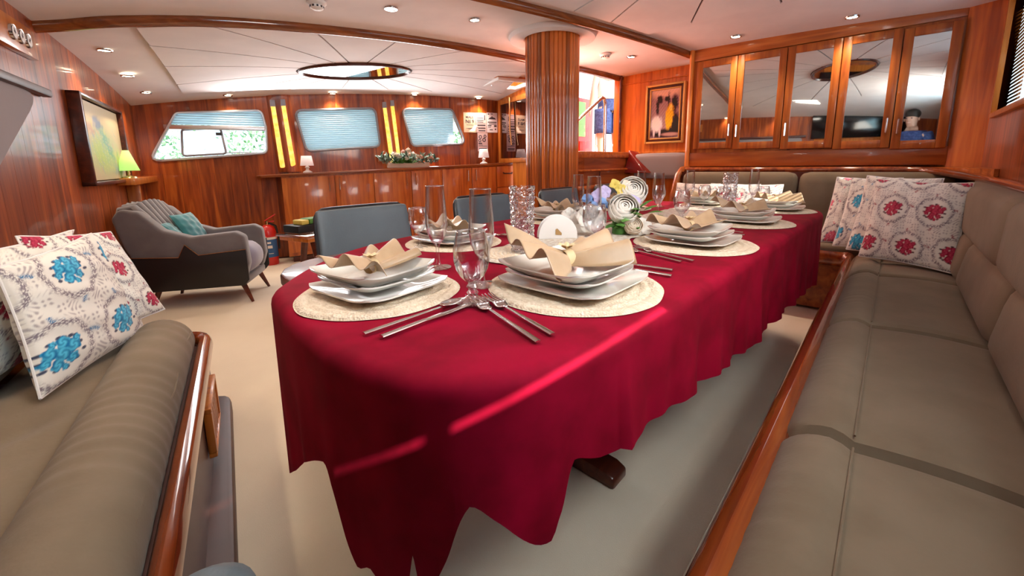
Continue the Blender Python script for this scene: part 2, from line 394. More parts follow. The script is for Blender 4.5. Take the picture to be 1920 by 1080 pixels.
# beams
def beam(pts, name='ceiling_beam', label=None):
    P_ = []
    for i in range(len(pts)-1):
        for t in range(8):
            u = t/8; p0 = Vector(pts[max(i-1, 0)]); p1 = Vector(pts[i]); p2 = Vector(pts[i+1]); p3 = Vector(pts[min(i+2, len(pts)-1)])
            q = .5*((2*p1)+(p2-p0)*u+(2*p0-5*p1+4*p2-p3)*u*u+(3*p1-p0-3*p2+p3)*u**3); P_.append((q.x, q.y, ceil_z(q.x, q.y)-.012))
    q = pts[-1]; P_.append((q[0], q[1], ceil_z(*q)-.012))
    b = B(); b.tube(P_, .034, 10, sy=1.15, upv=(0, 0, 1)); return struct(b.make(name, 'dark2', None), label)
M['dark2'] = wood('beam_wood', (.12, .03, .008), (.20, .055, .014), (.30, .09, .022), 'X', 5, 1, coat=.9, rough=.2)
beam([(.02, 3.42), (.15, 3.36), (.37, 3.23), (.84, 3.09), (1.73, 2.97), (3.24, 2.78), (3.94, 2.62), (4.62, 2.45)], label='dark varnished ceiling beam in front of the window wall')
beam([(-.75, 2.28), (.4, 2.12), (1.2, 2.04), (2.14, 1.945), (3.03, 1.80), (4.25, 1.55)], label='dark varnished ceiling beam above the dining table')

# left wall
b = B(); b.box(-4.2, 2.7, 0, .06, 0, 2.15); wl = b.make('wall_left', 'dark', smooth=False, frame=LWF); struct(wl)
x = -4.2
k = 0
while x < 2.6:
    wd = .158; b = B(); b.box(x+.0008, x+wd-.0008, -.012, 0, .02, 2.12); b.make('plank', 'woodZ', wl, smooth=False); x += wd; k += 1
# port wall with window holes
def local(s, z): return (s, z)
WIN = [
 [(-.958, 1.131), (-.684, 1.617), (.073, 1.676), (.10, 1.50), (.085, 1.214)],
 [(.399, 1.691), (1.288, 1.755), (1.32, 1.291), (.484, 1.232)],
 [(1.609, 1.763), (2.285, 1.787), (2.468, 1.334), (1.72, 1.30)]]
WINR = [roundpoly(p, .075) for p in WIN]
WINR[0] = roundpoly(WIN[0], .06)
outer = [(-1.3, 1.0), (3.1, 1.0), (3.1, 2.1), (-1.3, 2.1)]
loops = [[Vector((x, z, 0)) for x, z in outer]]+[[Vector((x, z, 0)) for x, z in h] for h in WINR]
tri = geometry.tessellate_polygon(loops); flat = [v for l in loops for v in l]
b = B(); n = len(flat)
b.v = [(v.x, -.012, v.y) for v in flat]+[(v.x, .07, v.y) for v in flat]
b.f = [tuple(t) for t in tri]+[tuple(i+n for i in t) for t in tri]
k = 0
for l in loops:
    m_ = len(l); b.f += [(k+i, k+(i+1) % m_, n+k+(i+1) % m_, n+k+i) for i in range(m_)]; k += m_
ww = b.make('wall_port', 'woodZ', smooth=False, frame=WWF); struct(ww)
b = B(); b.box(-1.3, 3.1, 0, .06, 0, 1.0); b.make('wall_core', 'dark', ww, smooth=False)
x = -1.3
while x < 3.05:
    b = B(); b.box(x+.0008, x+.145-.0008, -.012, 0, .02, .999); b.make('plank', 'woodZ', ww, smooth=False); x += .145
for i, p in enumerate(WINR):
    b = B(); P3 = [(x, -.02, z) for x, z in p]; P3.append(P3[0]); P3.append(P3[1]); b.tube(P3, .013, 6, caps=False)
    wf = b.make('window_%d' % (i+1), 'alu' if i == 0 else 'rubber', frame=WWF); struct(wf, ['slant-ended port window with half raised blind and open pane', 'middle port window with lowered blue-white blind', 'port window with lowered blind beside the posters'][i])
    b = B(); b.prism([(x, z) for x, z in p], 0, .004, Matrix(((1, 0, 0, 0), (0, 0, 1, .03), (0, 1, 0, 0), (0, 0, 0, 1)))); b.make('pane', 'pane', wf, smooth=False)
    # pleated blind clipped to the opening
    xs = [q[0] for q in p]; zs = [q[1] for q in p]; top, bot = max(zs), min(zs)
    if i == 0: bot = 1.50
    def span(z):
        hits = []
        for q in range(len(p)):
            (x1, z1), (x2, z2) = p[q], p[(q+1) % len(p)]
            if (z1 > z) != (z2 > z): hits.append(x1+(x2-x1)*(z-z1)/(z2-z1))
        return (min(hits), max(hits)) if len(hits) > 1 else None
    b = B(); nz = int((top-bot)/.011); rows = []
    for q in range(nz):
        z = bot+.003+(top-bot-.006)*q/(nz-1)
        sp = span(z)
        if sp:
            x1 = min(sp[1], 2.30) if i == 2 else sp[1]
            if x1 > sp[0]: rows.append(((sp[0]+.004, -.004+(.012 if q % 2 else 0), z), (x1-.004, -.004+(.012 if q % 2 else 0), z)))
    b.v = [v for r in rows for v in r]; b.f = [(2*q, 2*q+1, 2*q+3, 2*q+2) for q in range(len(rows)-1)]
    o = b.make('pleated_blind', 'blind', wf, smooth=False); o['kind'] = 'stuff'
    if i == 0:
        b = B(); b.box(-.80, .09, -.02, .008, 1.455, 1.50); b.make('blind_rail', 'alu', wf, bev=.004)
        sl = roundpoly([(-.683, 1.185), (-.66, 1.452), (-.325, 1.475), (-.30, 1.21)], .03)
        b = B(); q3 = [(x, .012, z) for x, z in sl]; q3 += q3[:2]; b.tube(q3, .011, 6, caps=False); b.make('sliding_frame', 'rubber', wf)
        b = B(); b.box(-.37, -.32, -.01, .01, 1.40, 1.43); b.make('latch', 'pipe', wf)
        b = B(); b.box(-.30, .08, -.012, .0, 1.212, 1.222); b.make('track', 'alu', wf)
# outside
rg = random.Random(3)
b = B(); f = b
for k in range(9000):
    x = rg.uniform(-1.6, 3.8); z = rg.uniform(.2, 1.35+.45*math.sin(x*1.7)**2+.4*(x < .3)); y = rg.uniform(1.85, 2.15)
    if -1.05 < x < -.52 and 1.23 < z < 1.62 and rg.random() < .93: continue
    a = Vector((rg.uniform(-1, 1), rg.uniform(-1, 1), rg.uniform(-1, 1))).normalized()*.030; c = Vector((rg.uniform(-1, 1), rg.uniform(-1, 1), rg.uniform(-1, 1))).normalized()*.03
    p = Vector((x, y, z)); b.add([p-a, p+c, p+a, p-c], [(0, 1, 2, 3)])
M['hedge'] = mat('sunlit_hedge_leaves', (.16, .34, .14), .6, vary=(6, (.40, .62, .38)))
tag(b.make('hedge', 'hedge', frame=WWF, smooth=False), 'leafy green hedge outside the slant-ended port window', 'hedge', kind='stuff')
# pilasters with lit amber strips
for n_, (s0, s1) in enumerate(((.13, .37), (1.345, 1.56))):
    b = B(); k = n_*1.19
    b.grid(9, 2, lambda u, v: (s0+(s1-s0)*u+.045*(1-v), -.014-.03*math.sin(PI*u)**.6, 1.0+.86*v)); b.make('trim_%d' % (n_+1), 'woodZ', frame=WWF)['kind'] = 'structure'
    strips = [[(.168, 1.735), (.213, 1.737), (.248, 1.05), (.197, 1.045)], [(.271, 1.745), (.314, 1.75), (.357, 1.08), (.306, 1.055)]] if n_ == 0 else [[(1.372, 1.775), (1.415, 1.78), (1.468, 1.10), (1.42, 1.09)], [(1.468, 1.80), (1.51, 1.805), (1.55, 1.20), (1.51, 1.17)]]
    e = empty('wall_light', frame=WWF, label=['pair of lit amber glass strips left of the middle window', 'pair of lit amber glass strips right of the middle window'][n_], cat='wall light', group='amber strip lights between the port windows')
    for q in strips:
        b = B(); b.prism(roundpoly(q, .02, 4), .045, .062, Matrix(((1, 0, 0, 0), (0, 0, -1, 0), (0, 1, 0, 0), (0, 0, 0, 1)))); b.make('glass_strip', 'amber', e, smooth=False)
        t0, t1 = q[0], q[1]
        b = B(); b.prism([(t0[0]-.004, t0[1]-.02), (t1[0]+.004, t1[1]-.02), (t1[0]+.001, t1[1]+.05), (t0[0]-.001, t0[1]+.05)], .045, .066, Matrix(((1, 0, 0, 0), (0, 0, -1, 0), (0, 1, 0, 0), (0, 0, 0, 1)))); b.make('end_cap', 'rubber', e, smooth=False)

# mirror-fronted wall beside the stair, left of the column
a0, a1 = Vector((4.355, 4.236)), Vector((3.885, 2.64)); dd = (a1-a0); MF = frame2d(a0, math.atan2(dd.y, dd.x)); LEN = dd.length
b = B(); b.box(-.02, LEN, 0, .05, 1.085, 2.12); b.box(.40, LEN, 0, .05, 0, 1.085); wm = b.make('wall_stair', 'gold', smooth=False, frame=MF); struct(wm)
b = B(); b.box(.12, 1.0, -.012, .0, 1.13, 1.86); b.make('mirror_panel', 'darkmirror', wm, smooth=False)
b = B()
for q in ((.06, .12, 1.07, 1.92), (1.0, 1.06, 1.07, 1.92), (.12, 1.0, 1.07, 1.13), (.12, 1.0, 1.86, 1.92)): b.box(q[0], q[1], -.03, 0, q[2], q[3])
b.make('mirror_frame', 'gold', wm, bev=.004)
b = B(); b.tube([(.42, -.05, 1.92), (.43, -.055, 1.5), (.47, -.06, 1.30)], .011, 6); b.make('rail', 'brass', wm)

# gold wall with the oil painting and post of the companionway
b = B(); b.box(4.6, 4.66, 1.5, 2.47, 0, 2.12); wg = b.make('wall_fore', 'gold', smooth=False); struct(wg)
b = B(); b.box(4.572, 4.602, 1.6, 2.40, 1.145, 1.165); b.box(4.585, 4.602, 1.6, 2.44, 1.93, 1.94); b.make('trim_3', 'gold', bev=.004)['kind'] = 'structure'
b = B(); b.box(4.56, 4.64, 2.43, 2.52, 0, 2.1); b.make('door_1', 'gold', bev=.006)['kind'] = 'structure'
b = B(); b.tube([(4.555, 2.43, 1.17), (4.555, 2.43, 2.05)], .016, 8); b.make('trim_4', 'dark')['kind'] = 'structure'

# starboard wall, window, corner, cabinet wall behind
def YW(): pass
win = (2.55, 3.86, 1.31, 1.96)
b = B()
for q in ((-1.5, .15, 0, 2.2), (1.5, win[0], 0, 2.2), (win[1], 4.3, 0, 2.2), (win[0], win[1], 0, win[2]), (win[0], win[1], win[3], 2.2), (.15, 1.5, 0, 1.228), (.15, 1.5, 1.92, 2.2), (.298, .322, 1.2, 1.93)): b.box(q[0], q[1], -.50, -.42, q[2], q[3])
struct(b.make('wall_starboard', 'woodZ', smooth=False))
b = B()
for q in ((win[0]-.03, win[1]+.03, win[2]-.03, win[2]), (win[0]-.03, win[1]+.03, win[3], win[3]+.03), (win[0]-.03, win[0], win[2], win[3]), (win[1], win[1]+.03, win[2], win[3])): b.box(q[0], q[1], -.50, -.395, q[2], q[3])
w4 = b.make('window_4', 'gold', bev=.004); struct(w4, 'wood-framed starboard window with lowered slatted blind')
for q in range(30):
    z = win[2]+.02+q*.021; b = B(); b.box(win[0]+.01, win[1]-.01, -.006, .006, -.001, .001, Matrix.Translation((0, -.455, z)) @ Matrix.Rotation(R(-62), 4, 'X')); b.make('slat', 'slat', w4, smooth=False)
b = B(); b.box(win[0], win[1], -.495, -.49, win[2], win[3]); b.make('pane', 'pane', w4, smooth=False)
b = B(); b.box(.15, .80, -.445, -.44, 1.257, 1.93); b.box(.80, 1.5, -.445, -.44, 1.2, 1.93); w5 = b.make('window_5', 'blind', smooth=False); struct(w5, 'drawn blind over the near starboard window')
b = B(); b.prism([(4.2, -.26), (4.10, -.42), (4.3, -.5), (4.4, -.3)], .9, 2.15); struct(b.make('wall_corner', 'cabinet', smooth=False))
b = B(); b.box(4.42, 4.5, -.5, 1.56, 0, 2.15); struct(b.make('wall_cabinet', 'cabinet', smooth=False))
b = B(); b.box(-1.5, -1.42, -.5, 3, 0, 2.2); struct(b.make('wall_aft', 'woodZ', smooth=False))

# ------------------------------------------------------------ cabinet with five mirrored doors
cab = empty('mirrored_cabinet', (4.2, 0, 0), 0, 'long varnished wall cabinet with five mirrored doors above the corner sofa', 'cabinet')
b = B(); b.box(.02, .22, -.27, 1.50, 1.00, 2.13); b.make('body', 'cabinet', cab, smooth=False)
b = B(); b.box(0, .03, -.26, 1.49, 1.97, 2.12); b.make('cornice', 'woodY', cab, bev=.004)
b = B(); b.box(-.005, .03, -.26, 1.49, 1.0, 1.13); b.make('lower_panel', 'woodY', cab, bev=.004)
b = B(); b.tube([(.0, 1.51, .99), (.0, 1.51, 2.08)], .022, 8); b.box(.0, .22, 1.50, 1.53, .99, 2.10); b.make('end_post', 'gold', cab)
bd = [1.455, 1.108, .737, .381, .043, -.25]; hs_ = [-1, 1, 1, -1, 1]
for i in range(5):
    y1, y0 = bd[i]-.003, bd[i+1]+.003; zt = 1.958-.012*(i == 4); zb = 1.165-.012*i; fwid = .052
    b = B(); I = (-.022, 0)
    b.box(-.022, 0, y0, y0+fwid, zb, zt); b.box(-.022, 0, y1-fwid, y1, zb, zt); b.box(-.022, 0, y0+fwid, y1-fwid, zb, zb+fwid+.006); b.box(-.022, 0, y0+fwid, y1-fwid, zt-fwid-.006, zt)
    d = b.make('door', 'cabinet', cab, bev=.003)
    b = B(); b.box(-.012, -.006, y0+fwid-.003, y1-fwid+.003, zb+fwid, zt-fwid); b.make('mirror', 'mirror' , d, smooth=False)
    hy = y0+.028 if hs_[i] < 0 else y1-.028
    b = B(); b.tube([(-.02, hy, zb+.10), (-.042, hy, zb+.11), (-.042, hy, zb+.21), (-.02, hy, zb+.22)], .006, 6); b.make('handle', 'steel', d)
def ring_seq(): pass

# ------------------------------------------------------------ column
col = empty('mast_column', (2.97, 2.23, 0), 0, None, None, kind='structure')
b = B(); b.lathe([(.205, 0), (.205, 2.1)], 40); b.make('core', 'dark', col)
sm = B(); sm.lathe([(0.0001, 0), (.0185, 0), (.0185, 2.098), (.0001, 2.098)], 8); sl = sm.make('slat', 'woodcol' if 'woodcol' in M else None, col) if False else None
M['woodcol'] = wood('column_stave_wood', (.20, .036, .006), (.36, .08, .013), (.54, .15, .026), 'Z', 5, 0, coat=.9, rough=.2)
NS = 40
nt = M['woodcol'].node_tree; oi = nt.nodes.new('ShaderNodeObjectInfo'); mr_ = nt.nodes.new('ShaderNodeMapRange'); mr_.inputs[3].default_value = .55; mr_.inputs[4].default_value = 1.55; hsn = [n for n in nt.nodes if n.type == 'HUE_SAT'][0]; nt.links.new(oi.outputs['Random'], mr_.inputs[0]); nt.links.new(mr_.outputs[0], hsn.inputs['Value'])
me0 = None
for k in range(NS):
    a = 2*PI*k/NS
    if me0 is None:
        sm = B(); sm.tube([(0, 0, 0), (0, 0, 2.098)], 0.0205, 10); o = sm.make('slat', 'woodcol', col); me0 = o.data
    else:
        o = bpy.data.objects.new('slat', me0); COL.objects.link(o); o.parent = col
    o.location = (.208*math.cos(a), .208*math.sin(a), 0); o.rotation_euler = (0, 0, a)
b = B(); z0 = ceil_z(2.97, 2.23)
b.lathe([(.23, z0-.012), (.24, z0-.03), (.30, z0-.045), (.355, z0-.035), (.37, z0-.006), (.372, z0+.01)], 56); b.make('cap_ring', 'ceil', col)

# ------------------------------------------------------------ oval ceiling mirrors
for (cx, cy), lab in ((FA, 'long oval ceiling mirror with dark rim near the port windows'), (FB, 'long oval ceiling mirror with dark rim above the dining table')):
    zc = ceil_z(cx, cy)
    tx, ty = (.1587-.0536*cx), (.0516-.0348*cy)
    e = empty('ceiling_mirror', (cx, cy, zc-.012), R(-22), lab, 'mirror', 'oval ceiling mirrors'); e.rotation_euler = Vector((-tx, -ty, 1)).normalized().to_track_quat('Z', 'Y').to_euler()
    e.rotation_euler = (Matrix.Rotation(math.atan(ty), 3, 'X') @ Matrix.Rotation(-math.atan(tx), 3, 'Y') @ Matrix.Rotation(R(-22), 3, 'Z')).to_euler()
    b = B(); b.grid(64, 8, lambda u, v: ((.51+.014*math.cos(2*PI*v))*math.cos(2*PI*u), (.262+.014*math.cos(2*PI*v))*math.sin(2*PI*u), .018*math.sin(2*PI*v)-.012), closeu=True); b.make('rim', 'dark', e)
    b = B(); b.prism([(.505*math.cos(2*PI*k/64), .257*math.sin(2*PI*k/64)) for k in range(64)], -.014, -.004); b.make('mirror', 'mirror', e, smooth=False)

# ------------------------------------------------------------ hatch, downlights, detectors
hx = sum(p[0] for p in HATCH)/4; hy_ = sum(p[1] for p in HATCH)/4; hz = ceil_z(hx, hy_)
e = empty('deck_hatch', (hx, hy_, hz), R(-20), 'square skylight hatch in the ceiling beside the column, open to bright sky', 'hatch')
b = B()
for x0, x1, y0, y1 in ((-.26, .26, -.27, -.215), (-.26, .26, .215, .27), (-.26, -.21, -.215, .215), (.21, .26, -.215, .215)): b.box(x0, x1, y0, y1, -.03, .012)
b.make('frame', 'white', e, bev=.004)
b = B()
for x0, x1, y0, y1 in ((-.27, .27, -.28, -.26), (-.27, .27, .26, .28), (-.28, -.26, -.26, .26), (.26, .28, -.26, .26)): b.box(x0, x1, y0, y1, 0, .22)
b.make('well', 'gold', e)
b = B(); b.tube([(-.18, .1, -.02), (-.08, .12, .06), (.12, .1, .06)], .012, 6); b.make('hinge_arm', 'chrome', e)

DL = [(.331, 3.891), (.491, 4.5), (.664, 5.103), (1.33, 5.20), (2.296, 4.88), (3.202, 4.56), (4.01, 4.25), (1.596, 2.483), (4.02, 1.095), (4.025, .333), (4.0, 2.03), (-.35, 1.6), (-.2, 2.4), (.9, 2.5), (2.2, 2.35)]
LB = ['nearest of the three ceiling spotlights beside the left wall', 'middle of the three ceiling spotlights beside the left wall', 'ceiling spotlight in the far corner by the left wall', 'ceiling spotlight above the slant-ended port window', 'ceiling spotlight above the middle port window', 'ceiling spotlight above the amber strips and flower trough', 'ceiling spotlight above the posters', 'warm ceiling spotlight in front of the near ceiling beam', 'ceiling spotlight above the middle cabinet doors', 'ceiling spotlight above the last cabinet doors', 'ceiling spotlight in front of the gilt-framed painting', 'ceiling spotlight above the left sofa', 'ceiling spotlight above the armchair side', 'ceiling spotlight above the room centre', 'ceiling spotlight beside the column']
first = None
for i, (x, y) in enumerate(DL):
    z = ceil_z(x, y)-.001
    if .4 < x < 4.1 and 3.2 < y < 5.1: z -= .014
    if first is None:
        first = r = empty('downlight', (x, y, z), 0, LB[i], 'ceiling light', 'recessed ceiling spotlights')
        b = B(); b.lathe([(.030, .002), (.033, -.008), (.042, -.008), (.045, 0)], 24); b.make('ring', 'chrome', r)
        b = B(); b.lathe([(.0001, -.004), (.031, -.004)], 20); b.make('lens', 'lamp', r)
    else: r = dup(first, (x, y, z), 0, LB[i])
    l = bpy.data.lights.new('spot', 'SPOT'); l.energy = 15 if x > 3.5 else 11; l.spot_size = R(115); l.spot_blend = .8; l.color = (1, .80, .58); l.shadow_soft_size = .03
    o = bpy.data.objects.new('downlight_lamp', l); COL.objects.link(o); o.location = (x, y, z-.03)
for (x, y), lab in (((1.172, 2.60), 'round white slotted smoke detector on the ceiling left of the warm spotlight'), ((3.756, 2.179), 'small round white detector on the ceiling right of the column')):
    z = ceil_z(x, y); e = empty('smoke_detector', (x, y, z), 0, lab, 'smoke detector')
    b = B(); b.lathe([(.055, 0), (.055, -.012), (.045, -.022), (.0001, -.024)], 24); b.make('base', 'white', e)
    b = B(); b.lathe([(.036, -.02), (.038, -.036), (.025, -.045), (.0001, -.046)], 20); b.make('cover', 'white', e)
    for k in range(10):
        a = 2*PI*k/10; b = B(); b.box(-.005, .005, -.003, .003, -.036, -.026, Matrix.Translation((.037*math.cos(a), .037*math.sin(a), 0)) @ Matrix.Rotation(a+PI/2, 4, 'Z')); b.make('slot', 'pipe', e)

# ------------------------------------------------------------ companionway: landing, steps, handrail, door, person on deck
st_ = empty('landing_steps', (0, 0, 0), 0, 'curved wooden steps and landing below the companionway opening', 'steps')
b = B(); b.prism([(3.40, 2.40), (3.46, 2.33), (3.60, 2.30), (4.58, 2.30), (4.58, 2.66), (3.92, 2.66), (3.40, 2.66)], 0, 1.10); b.make('riser', 'woodX', st_, smooth=False)
b = B(); b.prism([(3.36, 2.42), (3.42, 2.33), (3.52, 2.285), (3.62, 2.27), (4.58, 2.27), (4.58, 2.80), (3.95, 2.80), (3.36, 2.75)], 1.10, 1.165); b.make('landing_board', 'woodY', st_, bev=.008)
b = B(); b.prism([(3.30, 2.34), (3.36, 2.27), (3.48, 2.245), (4.42, 2.245), (4.42, 2.32), (3.30, 2.42)], .965, .985); b.make('tread', 'woodY', st_, bev=.006)
b = B(); b.prism([(3.24, 2.25), (3.28, 2.16), (3.36, 2.14), (3.75, 2.15), (3.75, 2.33), (3.24, 2.40)], .80, .825); b.make('tread', 'woodY', st_, bev=.006)
b = B(); b.prism([(3.26, 2.3), (3.3, 2.2), (3.7, 2.18), (3.7, 2.33), (3.26, 2.33)], 0, .80); b.make('lower_riser', 'woodX', st_, smooth=False)
b = B(); b.tube([(3.86, 2.275, .97), (3.86, 2.275, .1)], .006, 6); b.make('seam', 'dark', st_)
e = tag(B().add([(4.50, 2.28, 1.19), (4.60, 2.20, 1.17), (4.60, 1.93, 1.0), (4.58, 1.93, .93), (4.44, 2.05, .93), (4.44, 2.30, .93), (4.60, 2.32, .93)], [(0, 1, 2), (0, 2, 3, 4), (0, 4, 5), (0, 5, 6), (0, 6, 1), (6, 5, 4, 3), (1, 6, 3, 2)]).make('newel', 'red_l' if 'red_l' in M else 'dark', bev=.008), 'dark red wooden newel block at the end of the landing', 'newel')
b = B(); pts = [(4.246, 2.45, 1.165), (4.246, 2.45, 1.66), (4.24, 2.45, 1.71), (4.215, 2.45, 1.75), (4.18, 2.45, 1.755), (4.14, 2.45, 1.735), (3.70, 2.45, 1.485), (3.45, 2.45, 1.34)]
h = empty('handrail', (0, 0, 0), 0, 'bent steel handrail standing on the companionway landing', 'handrail')
b.tube(pts, .017, 10); b.make('rail', 'steel', h); b = B(); b.lathe([(.0001, 1.172), (.035, 1.172), (.038, 1.165)], 20, Matrix.Translation((4.246, 2.45, 0))); b.make('flange', 'steel', h)
b = B(); b.box(4.7, 9, 2.7, 8, .80, .88); struct(b.make('floor_deck', 'white', smooth=False))
e = empty('red_door', (0, 0, 0), 0, 'bright red wooden deck door with green glass pane beyond the companionway', 'door')
b = B(); b.box(4.9, 5.86, 3.6, 3.64, .88, 2.02); b.make('leaf_panel', 'reddoor', e, bev=.004)
for x0, x1 in ((5.06, 5.40), (5.48, 5.80)):
    b = B(); b.box(x0, x1, 3.585, 3.6, 1.0, 1.38); b.make('panel', 'reddoor', e, bev=.006)
b = B(); b.box(5.05, 5.62, 3.58, 3.6, 1.45, 1.96); b.make('glass_pane', 'greenpane' if 'greenpane' in M else 'green', e, bev=.004)

def skinfig(name, V, Ed, m, parent=None, sub=2, root=0):
    me = bpy.data.meshes.new(name); me.from_pydata([v[:3] for v in V], Ed, []); o = link(name, me, m, parent, False)
    md = o.modifiers.new('skin', 'SKIN'); md.use_smooth_shade = True
    for i, v in enumerate(V):
        r = v[3]; s = me.skin_vertices[0].data[i]; s.radius = (r, r) if not isinstance(r, tuple) else r; s.use_root = i == root
    sd = o.modifiers.new('sub', 'SUBSURF'); sd.levels = sub; sd.render_levels = sub
    return o
P0 = (5.42, 3.06, .88)
pe = empty('person', P0, R(-30), 'person in dark blue shorts standing on the deck outside the companionway', 'person')
V = [(0, 0, .97, (.15, .11)), (0, 0, 1.15, (.13, .095)), (0, 0, 1.38, (.17, .11)), (0, .0, 1.48, (.06, .06)), (0, .01, 1.56, .05), (0, .01, 1.65, (.08, .095)), (0, .01, 1.74, (.07, .08)),
     (.11, 0, .88, .095), (.12, .01, .50, .062), (.12, -.01, .30, .055), (.12, -.02, .08, .036), (.12, .10, .04, .034),
     (-.11, 0, .88, .095), (-.12, .01, .50, .062), (-.12, -.01, .30, .055), (-.12, -.02, .08, .036), (-.12, .10, .04, .034),
     (.19, 0, 1.42, .06), (.26, -.01, 1.16, .042), (.27, .06, .92, .03), (-.19, 0, 1.42, .06), (-.26, -.01, 1.16, .042), (-.27, .06, .92, .03)]
E_ = [(0, 1), (1, 2), (2, 3), (3, 4), (4, 5), (5, 6), (0, 7), (7, 8), (8, 9), (9, 10), (10, 11), (0, 12), (12, 13), (13, 14), (14, 15), (15, 16), (2, 17), (17, 18), (18, 19), (2, 20), (20, 21), (21, 22)]
skinfig('body', V, E_, 'skin', pe)
for s in (1, -1):
    for k in range(5):
        a = (k-2)*.012; ln = [.05, .075, .082, .076, .06][k]; x = s*.27; bb = B()
        bb.tube([(x+a*.3, .06+a, .90), (x+a*.5, .065+a*1.3, .90-ln*.55), (x+a*.4, .08+a*1.3, .90-ln)], [.009, .008, .006], 6); bb.make('finger', 'skin', pe)
b = B(); b.grid(24, 8, lambda u, v: ((.175-.01*v)*math.cos(2*PI*u), (.135-.01*v)*math.sin(2*PI*u), .88+.18*v), closeu=True)
for s in (1, -1): b.grid(20, 6, lambda u, v, s=s: (s*.10+(.115)*math.cos(2*PI*u), .13*math.sin(2*PI*u), .58+.33*v), closeu=True)
b.make('shorts', 'navy', pe, solid=.006)
b = B(); b.grid(24, 8, lambda u, v: ((.17+.035*v-.06*max(0, v-.85)*6)*math.cos(2*PI*u), (.13+.01*v)*math.sin(2*PI*u), 1.04+.42*v), closeu=True); b.make('shirt', 'whitecloth', pe, solid=.006)
b = B(); b.sph((0, .0, 1.70), .1, 10, (.95, 1.1, .95)); b.make('hair', 'hair', pe)
e = empty('deck_chair', (5.62, 3.12, .88), R(20), 'white metal deck chair beyond the companionway', 'chair')
for x in (-.2, .2):
    for y in (-.2, .2):
        b = B(); b.tube([(x, y, 0), (x, y, .9 if y > 0 else .42)], .014, 6); b.make('leg', 'white', e)
b = B(); b.box(-.22, .22, -.22, .22, .40, .43); b.make('seat', 'white', e, bev=.008)
for z in (.55, .68, .81): b = B(); b.box(-.2, .2, .19, .21, z, z+.05); b.make('back_slat', 'white', e, bev=.004)

# grey padded bench back under the gilt painting
e = empty('bench', (0, 0, 0), 0, 'low grey padded bench back below the gilt-framed painting', 'bench')
b = B(); cushion(b, 4.50, 4.60, 1.62, 2.22, .88, 1.135, .3); b.make('backrest', 'greyfab', e)
b = B(); b.box(4.1, 4.6, 1.62, 2.16, 0, .40); b.make('base', 'dark', e, bev=.006)
b = B(); cushion(b, 4.06, 4.52, 1.62, 2.14, .40, .50, .3); b.make('seat', 'black', e)

# ------------------------------------------------------------ left wall objects (local x along the wall, room on -y)
def lw(b, name, m, parent, **k): return b.make(name, m, parent, **k)
def canvas(name, parent, x0, x1, y, z0, z1, fn, nx=70, nz=90, m='vcp', flip=1):
    u = np.linspace(0, 1, nx); v = np.linspace(0, 1, nz); U, Vv = np.meshgrid(u, v, indexing='ij')
    col_ = fn(U, Vv); cols = np.concatenate([col_.reshape(-1, 3), np.ones((nx*nz, 1))], 1)
    b = B(); b.v = [(x0+(x1-x0)*a, y, z0+(z1-z0)*c) for a, c in zip(U.ravel(), Vv.ravel())]
    b.f = [(i*nz+j, (i+1)*nz+j, (i+1)*nz+j+1, i*nz+j+1) for i in range(nx-1) for j in range(nz-1)]
    return b.make(name, m, parent, smooth=False, cols=cols)
def blob(U, V, cx, cy, rx, ry, rot=0, soft=.25):
    c, s = math.cos(rot), math.sin(rot); a = ((U-cx)*c+(V-cy)*s)/rx; b_ = (-(U-cx)*s+(V-cy)*c)/ry
    return np.clip((1-np.sqrt(a*a+b_*b_))/soft, 0, 1)[..., None]
def nz2(U, V, f, seed):
    r = np.random.RandomState(seed); o = 0
    for k in range(5):
        a = r.uniform(-1, 1, 2)*f*(1+k*.7); o = o+np.sin(a[0]*U*6+a[1]*V*6+r.uniform(0, 6))/(1+k*.5)
    return o/2.3
def lerp(c, col_, w): return c*(1-w)+np.array(col_)*w
def paint_left(U, V):
    c = np.ones(U.shape+(3,))*np.array((.62, .50, .28)); n = nz2(U, V, 3, 1); n2 = nz2(U, V, 8, 2); n3 = nz2(U, V, 16, 9)
    c = lerp(c, (.30, .50, .20), blob(U+n*.05, V, .50, .38, .42, .42, .5, .7)*.8)
    c = lerp(c, (.48, .60, .08), blob(U+n*.06, V, .36, .36, .22, .3, .2, .6)*.6)
    c = lerp(c, (.14, .38, .28), blob(U+n2*.05, V, .58, .5, .09, .40, .55, .6)*.75)
    c = lerp(c, (.16, .22, .36), blob(U+n2*.05, V, .40, .76, .12, .10, -.7, .5)*.8)
    c = lerp(c, (.48, .22, .18), blob(U+n2*.06, V, .22, .66, .12, .10, 0, .6)*.6)
    c = lerp(c, (.22, .34, .34), blob(U+n2*.05, V, .82, .14, .22, .12, 0, .6)*.8)
    c = lerp(c, (.75, .66, .30), np.clip((n3-.45)*3, 0, 1)[..., None]*blob(U, V, .4, .4, .4, .4, 0, .6)*.6)
    for i in range(26):
        r = np.random.RandomState(50+i); c = lerp(c, [(.30, .48, .34), (.60, .62, .12), (.24, .34, .42), (.62, .34, .22)][i % 4], blob(U+n2*.02, V, r.uniform(.2, .85), r.uniform(.12, .75), .012, r.uniform(.05, .14), r.uniform(.2, .8), .6)*.6)
    return c
pf = empty('painting', frame=LWF, label='large green and cream abstract painting in a thick dark frame on the left wall', cat='painting')
canvas('canvas', pf, .665, 1.715, -.040, .985, 1.50, paint_left)
b = B(); X0, X1, Z0, Z1, fw_ = .633, 1.745, .953, 1.527, .032
b.box(X0, X0+fw_, -.075, -.012, Z0, Z1); b.box(X1-fw_*.6, X1, -.075, -.012, Z0, Z1); b.box(X0, X1, -.075, -.012, Z0, Z0+fw_*.8); b.box(X0, X1, -.075, -.012, Z1-fw_*.6, Z1); b.make('frame', 'dark', pf, bev=.003)
